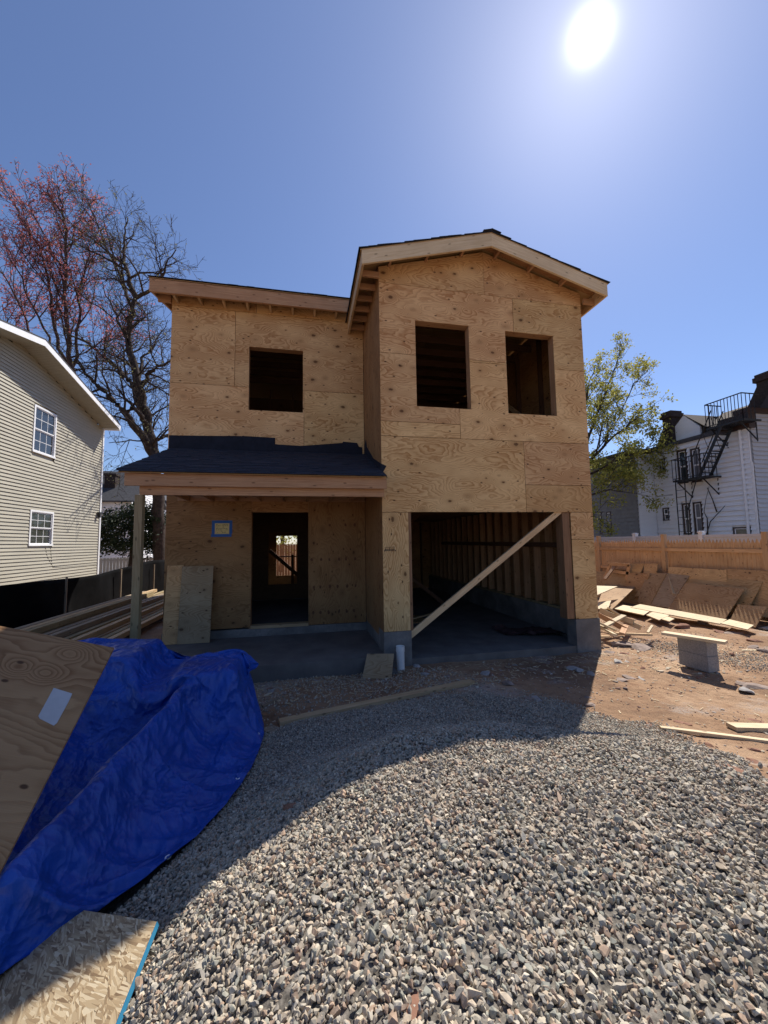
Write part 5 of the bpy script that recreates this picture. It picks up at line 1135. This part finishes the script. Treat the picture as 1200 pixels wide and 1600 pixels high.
for s in (-.02, .59): m.bar((FXo+s, ya+.55, zl_+.7), (FXo+s, ya-.45, zu+.7), .03, .03, X_); [m.bar((FXo+s, ya+.25-t, zl_+.02+t*(zu-zl_)), (FXo+s, ya+.45-t, zl_+.75+t*(zu-zl_)), .015, .015, X_) for t in (.15, .5, .85)]
m.build('handrail', mt, fe)
m = MB(); yl0 = yb-.12
for s in (0, .42): m.bar((FXo-.02, yl0-s, zl_+.1), (FXo-.02, yl0-s, .9), .03, .03, X_)
for k in range(11): z = zl_-.15-k*.3; m.bar((FXo-.02, yl0-.42, z), (FXo-.02, yl0, z), .02, .02)
m.build('drop_ladder', mt, fe)
m = MB(); m.bar((FXo, yl0-.45, 2.9), (FXo, yl0-.95, zl_-.03), .03, .03, X_); m.build('strut', mt, fe)

# ------------------------------------------------------------------ houses, hedge and fence far left
fl = thing('house', (-13.5, 31, 0), 'distant white house with a dark gabled roof seen past the beige house', 'house')
Y0 = 30.; ex_, ez_ = on(205, 783, 'y', Y0)[0], on(205, 783, 'y', Y0)[2]; rz_ = 7.3; dep = 6.0
clap('wall', M['white_siding'], fl, (0, Y0, 0), X_, (0, -1, 0), ex_-7, ex_, -.1, ez_, .18, .028)
clap('wall', M['white_siding'], fl, (ex_, 0, 0), Y_, X_, Y0, Y0+dep, -.1, rz_, .18, .028, lambda z: (Y0+max(0, (z-ez_)/(rz_-ez_)*dep/2), Y0+dep-max(0, (z-ez_)/(rz_-ez_)*dep/2)))
mb = MB(); mb.box(ex_-6.9, ex_-.02, Y0+.02, Y0+dep-.02, -.1, ez_-.02); mb.build('wall', M['white_siding'], fl)
mb = MB(); mb.prism([(Y0-.3, ez_-.1), (Y0+dep/2, rz_+.1), (Y0+dep+.3, ez_-.1), (Y0+dep+.3, ez_), (Y0+dep/2, rz_+.25), (Y0-.3, ez_)], (ex_-7, 0, 0), Y_, Z_, X_, 7.3); mb.build('roof', M['roof_grey'], fl)
mb = MB(); mb.prism([(ex_-9, 3), (ex_-2.2, 3), (ex_-2.2, ez_), (ex_-5.5, ez_+3.3), (ex_-9, ez_+.5)], (0, Y0-1.2, 0), X_, Z_, Y_, 2); mb.build('wall', M['white_siding'], fl)
mb = MB(); mb.prism([(ex_-2.0, ez_-.2), (ex_-2.0, ez_), (ex_-5.5, ez_+3.6), (ex_-5.5, ez_+3.35)], (0, Y0-1.5, 0), X_, Z_, Y_, 3); mb.build('roof', M['roof_grey'], fl)
c = on(173, 745, 'y', Y0+1); mb = MB(); mb.box(c[0]-.4, c[0]+.3, Y0+1, Y0+1.7, 5, c[2]+.1); mb.box(c[0]-.46, c[0]+.36, Y0+.94, Y0+1.76, c[2]+.101, c[2]+.25); mb.build('chimney', M['brick_dark'], fl)
p, s = on(214, 797, 'x', ex_), on(219, 812, 'x', ex_); dh_window(fl, 'x', ex_, 1, p[1], s[1], s[2], p[2], M['grey_vinyl'], None)
f2 = thing('house', (-12, 42, 0), 'farther white house partly hidden behind the porch post', 'house')
Y1 = 40.; a = on(234, 800, 'y', Y1); b = on(258, 800, 'y', Y1)
mb = MB(); mb.prism([(a[0]-5, -.1), (b[0]+1, -.1), (b[0]+1, 5.0), (a[0]-1.2, 7.6), (a[0]-5, 5.5)], (0, Y1, 0), X_, Z_, Y_, 6); mb.build('wall', M['white_siding'], f2)
mb = MB(); mb.prism([(b[0]+1.6, 4.7), (b[0]+1.6, 4.95), (a[0]-1.2, 8.0), (a[0]-1.2, 7.7)], (0, Y1-.4, 0), X_, Z_, Y_, 7); mb.build('roof', M['roof_grey'], f2)
gf = thing('board_fence', (-8, 22, 0), 'weathered grey board fence behind the evergreen shrub', 'fence')
mb = MB(); x = -13.0; r = random.Random(3)
while x < -2: mb.box(x, x+.13, 22+r.uniform(0, .02), 22.03, -.1, 1.15+r.uniform(-.02, .02), 'z'); x += .15
mb.build('fence_panel', M['grey_siding'], gf); mb = MB(); mb.box(-13, -2, 22.031, 22.09, 1.0, 1.1, 'x'); mb.box(-13, -2, 22.031, 22.09, .3, .4, 'x'); mb.build('rail', M['grey_siding'], gf)
picket_fence((0, 0), 0, 'x') if False else None
bf = thing('board_fence', (0, 19.5, 0), 'reddish board fence seen through the doorway and rear window', 'fence')
mb = MB(); x = -5.0
while x < 9: mb.box(x, x+.12, 19.5, 19.53, -.1, 1.7, 'z'); x += .13
mb.build('fence_panel', M['lum_half_shade'], bf)
# wheeled bin by the house corner
bn = thing('bin', (-3.7, 15.2, 0), 'black wheeled bin standing behind the timber stack', 'bin')
mb = MB(); c = (-3.7, 15.2)
for z0, z1, s0, s1 in ((0.05, .95, .24, .31), (.951, 1.03, .33, .30)):
    A_ = [(c[0]+a*s0, c[1]+b*s0, z0) for a, b in ((-1, -1), (1, -1), (1, 1), (-1, 1))]; B_ = [(c[0]+a*s1, c[1]+b*s1, z1) for a, b in ((-1, -1), (1, -1), (1, 1), (-1, 1))]
    for i in range(4): j = (i+1) % 4; mb.face([A_[i], A_[j], B_[j], B_[i]], [(0, 0)]*4)
    mb.face(B_, [(0, 0)]*4); mb.face(A_[::-1], [(0, 0)]*4)
mb.build('body', M['silt'], bn); mb = MB(); mb.tube([(-4.0, 15.45, .1), (-3.95, 15.45, .1)], .1, 12); mb.tube([(-3.45, 15.45, .1), (-3.4, 15.45, .1)], .1, 12); mb.build('wheel', M['black_metal'], bn)

# ------------------------------------------------------------------ trees
class Tree:
    def __init__(s, seed): s.r = random.Random(seed); s.V = []; s.F = []; s.LV = []; s.LF = []; s.tips = []
    def tube(s, pts, rad, n):
        b = len(s.V); k0 = len(pts)
        for i, p in enumerate(pts):
            d = pts[min(i+1, k0-1)] - pts[max(i-1, 0)]; d = d.normalized() if d.length > 1e-6 else Vector((0, 0, 1)); a = d.orthogonal().normalized(); c = d.cross(a)
            for k in range(n): t = 2*math.pi*k/n; s.V.append(p + (a*math.cos(t) + c*math.sin(t))*rad[i])
        for i in range(k0-1):
            for k in range(n): l = (k+1) % n; s.F.append((b+i*n+k, b+i*n+l, b+(i+1)*n+l, b+(i+1)*n+k))
    def leaf(s, p, size):
        r = s.r; a = Vector((r.gauss(0, 1), r.gauss(0, 1), r.gauss(0, 1))).normalized(); c = a.orthogonal().normalized(); d = a.cross(c); b = len(s.LV)
        l = size*r.uniform(.6, 1.3); w = l*.55; s.LV += [p, p+c*l*.5+d*w*.5, p+c*l, p+c*l*.5-d*w*.5]; s.LF.append((b, b+1, b+2, b+3))
    def grow(s, p, d, L, R, lvl, P):
        r = s.r; n = max(3, int(L/P['seg'][lvl])); pts = [p.copy()]; rad = [R]; cur = p.copy(); dd = d.normalized()
        for i in range(n):
            dd = (dd + Vector((r.gauss(0, 1), r.gauss(0, 1), r.gauss(0, 1)))*P['wig'] + Vector((0, 0, P['up'][lvl]))).normalized()
            cur = cur + dd*(L/n); pts.append(cur.copy()); rad.append(max(P['rmin'], R*(1-(i+1)/n*.82)))
        s.limb(pts, rad, lvl, P)
    def limb(s, pts, rad, lvl, P, skip=0.12):
        r = s.r; s.tube(pts, rad, P['sides'][lvl]); tot = sum((pts[i+1]-pts[i]).length for i in range(len(pts)-1))
        if lvl >= P['max']:
            for i in range(1, len(pts)):
                for _ in range(P['leaves']):
                    if r.random() < P['leafp']: s.leaf(pts[i] + Vector((r.gauss(0, 1), r.gauss(0, 1), r.gauss(0, 1)))*P['spread'], P['leaf'])
            return
        nk = max(2, int(tot*P['den'][lvl])); acc = 0
        for k in range(nk):
            t = skip + (1-skip)*(k+r.random())/nk; x = t*(len(pts)-1); i = min(int(x), len(pts)-2); f = x-i; q = pts[i].lerp(pts[i+1], f); dr = (pts[i+1]-pts[i]).normalized(); R = (rad[i]*(1-f)+rad[i+1]*f)
            ax = dr.orthogonal().normalized(); ax.rotate(Matrix.Rotation(r.uniform(0, 6.283), 3, dr)); a = math.radians(r.uniform(*P['ang'])); nd = dr*math.cos(a) + ax*math.sin(a)
            L = P['len'][lvl]*r.uniform(.55, 1.25)*(1.1-.75*t); s.grow(q, nd, L, max(P['rmin'], min(R*.62, P['rad'][lvl])), lvl+1, P)
    def make(s, name, label, cat, loc, bark, leafmat, group=None, crown='crown'):
        root = thing(name, loc, label, cat, group); o = Vector(loc)
        for nm, V, F, mt in (('trunk', s.V, s.F, bark), (crown, s.LV, s.LF, leafmat)):
            if not F: continue
            me = bpy.data.meshes.new(nm); me.from_pydata([tuple(v-o) for v in V], [], F); me.materials.append(mt); me.update()
            if nm == 'trunk': me.polygons.foreach_set('use_smooth', [True]*len(F))
            ob = bpy.data.objects.new(nm, me); COL.objects.link(ob); ob.parent = root
        return root
def path(pxs, y, jit=0, seed=0):
    r = random.Random(seed); out = []
    for k, t in enumerate(pxs):
        yy = y + (t[2] if len(t) > 2 else 0); p = Vector(on(t[0], t[1], 'y', yy)); out.append(p)
    res = []
    for i in range(len(out)-1):
        for k in range(4): f = k/4; q = out[i].lerp(out[i+1], f); res.append(q + Vector((r.gauss(0, 1), r.gauss(0, 1), 0))*jit)
    return res + [out[-1]]
def taper(n, a, b): return [a + (b-a)*i/(n-1) for i in range(n)]
PB = dict(seg=[.8, .5, .3, .2], wig=.20, up=[.04, .05, .03, .02], rmin=.0065, sides=[8, 5, 4, 3], max=3, den=[2.1, 3.6, 7.0], len=[2.8, 1.5, .72], rad=[.055, .02, .010], ang=(28, 68), leaves=1, leafp=.22, leaf=.09, spread=.03)
T = Tree(5); Yb = 20.0
limbs = [([(252, 900), (248, 800), (243, 720), (235, 680), (222, 620), (208, 570), (198, 530), (207, 490), (210, 460)], .37, .13),
 ([(210, 462), (202, 435), (192, 400, .5), (193, 370, .8), (200, 340, 1)], .15, .03), ([(210, 465), (232, 458, -.5), (252, 440, -1), (262, 410, -1.2), (275, 390, -1.4)], .12, .03), ([(206, 480), (190, 440, 1), (170, 390, 1.5), (150, 345, 2), (140, 318, 2)], .10, .02),
 ([(240, 712), (215, 672, -.5), (190, 640, -1), (165, 612, -1), (140, 592, -1.2), (118, 560, -1.5)], .26, .05), ([(224, 640), (205, 600, .5), (185, 575, 1), (155, 552, 1.4), (128, 530, 1.6), (100, 520, 2)], .20, .04),
 ([(222, 605), (235, 580, -.5), (255, 570, -1), (285, 555, -1.5)], .14, .03), ([(232, 665), (215, 645, -1), (200, 625, -1.4), (185, 610, -1.6)], .16, .05), ([(215, 590), (222, 560, .6), (240, 540, .8), (262, 500, 1)], .09, .02), ([(200, 545), (185, 500, .4), (172, 470, .7), (160, 440, 1)], .09, .02), ([(243, 690), (262, 680, .5), (300, 660, 1)], .12, .03), ([(236, 690), (205, 688, -1), (170, 692, -1.6)], .05, .02)]
for i, (px, a, b) in enumerate(limbs):
    pts = path(px, Yb, .05, i); T.limb(pts, taper(len(pts), a*.8, b*.7), 0, PB, .3 if i == 0 else .12)
tb = on(252, 900, 'y', Yb)
T.make('bare_tree', 'tall crooked bare tree with dark bark between the beige house and the plywood house', 'tree', (tb[0], Yb, 0), M['bark'], M['leaf_bud'])
PR = dict(seg=[.8, .5, .35, .25], wig=.12, up=[.05, .10, .08, .05], rmin=.009, sides=[7, 5, 4, 3], max=3, den=[2.0, 3.0, 4.6], len=[3.0, 1.6, .8], rad=[.05, .018, .009], ang=(22, 52), leaves=3, leafp=.42, leaf=.13, spread=.07)
T = Tree(9); Yr = 23.0
limbs = [([(122, 640), (112, 570), (103, 500), (101, 430), (102, 370), (98, 330), (90, 290)], .22, .04), ([(118, 590), (92, 545), (80, 480), (72, 420), (52, 370), (30, 340), (18, 305)], .16, .03), ([(112, 575), (124, 500), (128, 440), (138, 400), (140, 375)], .13, .03),
 ([(60, 560), (40, 500), (15, 440), (-20, 400)], .12, .03), ([(80, 540), (50, 480), (30, 420), (5, 380)], .10, .02), ([(102, 450), (85, 400), (60, 350), (45, 320)], .08, .02), ([(102, 400), (118, 360), (130, 330), (140, 320)], .06, .02), ([(112, 560), (150, 540), (185, 505), (190, 470)], .08, .02), ([(30, 560), (10, 520), (-30, 480)], .12, .03), ([(110, 580), (140, 575), (175, 560), (200, 545)], .06, .02)]
for i, (px, a, b) in enumerate(limbs):
    pts = path([(p[0], p[1], (i % 4 - 1.5)*.9*k/len(px)) for k, p in enumerate(px)], Yr, .05, i+20); T.limb(pts, taper(len(pts), a*.62, b*.6), 0, PR, .2)
tb = on(125, 880, 'y', Yr); T.tube([Vector((tb[0], Yr, -.1)), Vector(on(124, 760, 'y', Yr)), Vector(on(122, 640, 'y', Yr))], [.34, .28, .23], 8)
T.make('budding_tree', 'tree with reddish buds rising behind the beige house', 'tree', (tb[0], Yr, 0), M['bark_brown'], M['leaf_red'])
PG = dict(seg=[.7, .45, .3, .2], wig=.13, up=[.06, .06, .04, .0], rmin=.008, sides=[7, 5, 4, 3], max=3, den=[2.2, 2.8, 3.8], len=[2.2, 1.2, .6], rad=[.045, .017, .009], ang=(22, 55), leaves=6, leafp=.85, leaf=.135, spread=.10)
T = Tree(14); Yg = 17.0
limbs = [([(888, 900), (890, 800), (898, 740)], .32, .22), ([(898, 742), (925, 715), (955, 685, -.5), (985, 660, -1), (1015, 640, -1.2)], .13, .03), ([(897, 745), (918, 690, .4), (935, 640, .8), (955, 590, 1), (965, 555, 1)], .13, .03), ([(895, 750), (905, 680), (915, 620), (930, 570)], .12, .03),
 ([(900, 730), (935, 700, .5), (965, 655, 1), (990, 600, 1.2), (1012, 580, 1.4)], .09, .02), ([(896, 760), (925, 740, -.8), (960, 720, -1.2), (1000, 705, -1.6), (1025, 695, -1.8)], .10, .03), ([(894, 780), (920, 775, -1), (950, 765, -1.4), (985, 770, -1.8)], .09, .02), ([(893, 800), (920, 800, -1), (945, 800, -1.5)], .07, .02), ([(893, 770), (880, 720), (870, 680)], .1, .03)]
for i, (px, a, b) in enumerate(limbs):
    pts = path(px, Yg, .05, i+40); P_ = dict(PG); 
    if i >= 5: P_['leafp'] = .95; P_['leaves'] = 16; P_['leaf'] = .13; P_['spread'] = .14
    T.limb(pts, taper(len(pts), a*.7, b*.6), 0, P_, .25)
tb = on(888, 900, 'y', Yg)
T.make('spring_tree', 'tree with fresh yellow green leaves behind the right side of the house', 'tree', (tb[0], Yg, 0), M['bark'], M['leaf_yellow'])
# dark evergreen shrub
T = Tree(22); Ye = 20.5; c0 = on(203, 860, 'y', Ye); rr = T.r
T.tube([Vector((c0[0], Ye, -.1)), Vector((c0[0]+.1, Ye, 1.5)), Vector((c0[0], Ye, 3.2))], [.14, .1, .04], 6)
for k in range(520):
    th = rr.uniform(0, 6.283); v = rr.uniform(-.9, 1); rad_ = math.sqrt(max(0, 1-v*v)); s_ = rr.uniform(.55, 1.0)
    ctr = Vector((c0[0]+.1 + math.cos(th)*rad_*1.75*s_, Ye + math.sin(th)*rad_*1.5*s_, 2.45 + v*1.35*s_ + rr.gauss(0, .06)))
    for j in range(26): T.leaf(ctr + Vector((rr.gauss(0, .14), rr.gauss(0, .14), rr.gauss(0, .09))), .12)
T.make('evergreen_shrub', 'dark bushy evergreen shrub beside the beige house', 'shrub', (c0[0], Ye, 0), M['bark'], M['leaf_dark'])
# trees behind the house, glimpsed through the rear window
T = Tree(31); rr = T.r
T.tube([Vector((-1.5, 26, -.1)), Vector((-1.4, 26, 3.2))], [.18, .1], 6)
for k in range(260):
    ctr = Vector((-1.4+rr.gauss(0, 1.6), 26+rr.gauss(0, 1.2), 3.0+rr.gauss(0, .9)))
    for j in range(14): T.leaf(ctr + Vector((rr.gauss(0, .2), rr.gauss(0, .2), rr.gauss(0, .15))), .16)
T.make('back_tree', 'green tree beyond the rear window, seen through the doorway', 'tree', (-1.5, 26, 0), M['bark'], M['leaf_yellow'])
# thin bare vine on the white house wall
mb = MB(); 
for pts in (((1103, 838), (1110, 815), (1124, 800), (1133, 790)), ((1106, 838), (1105, 810), (1100, 800), (1103, 780), (1108, 760)), ((1120, 800), (1113, 780), (1105, 762))): mb.tube([on(a, b, 'x', BX-.15) for a, b in pts], [.03, .02, .015, .01, .008][:len(pts)], 5)
solo(mb, 'bare_vine', M['bark'], 'thin bare climbing stem against the white house wall', 'vine')
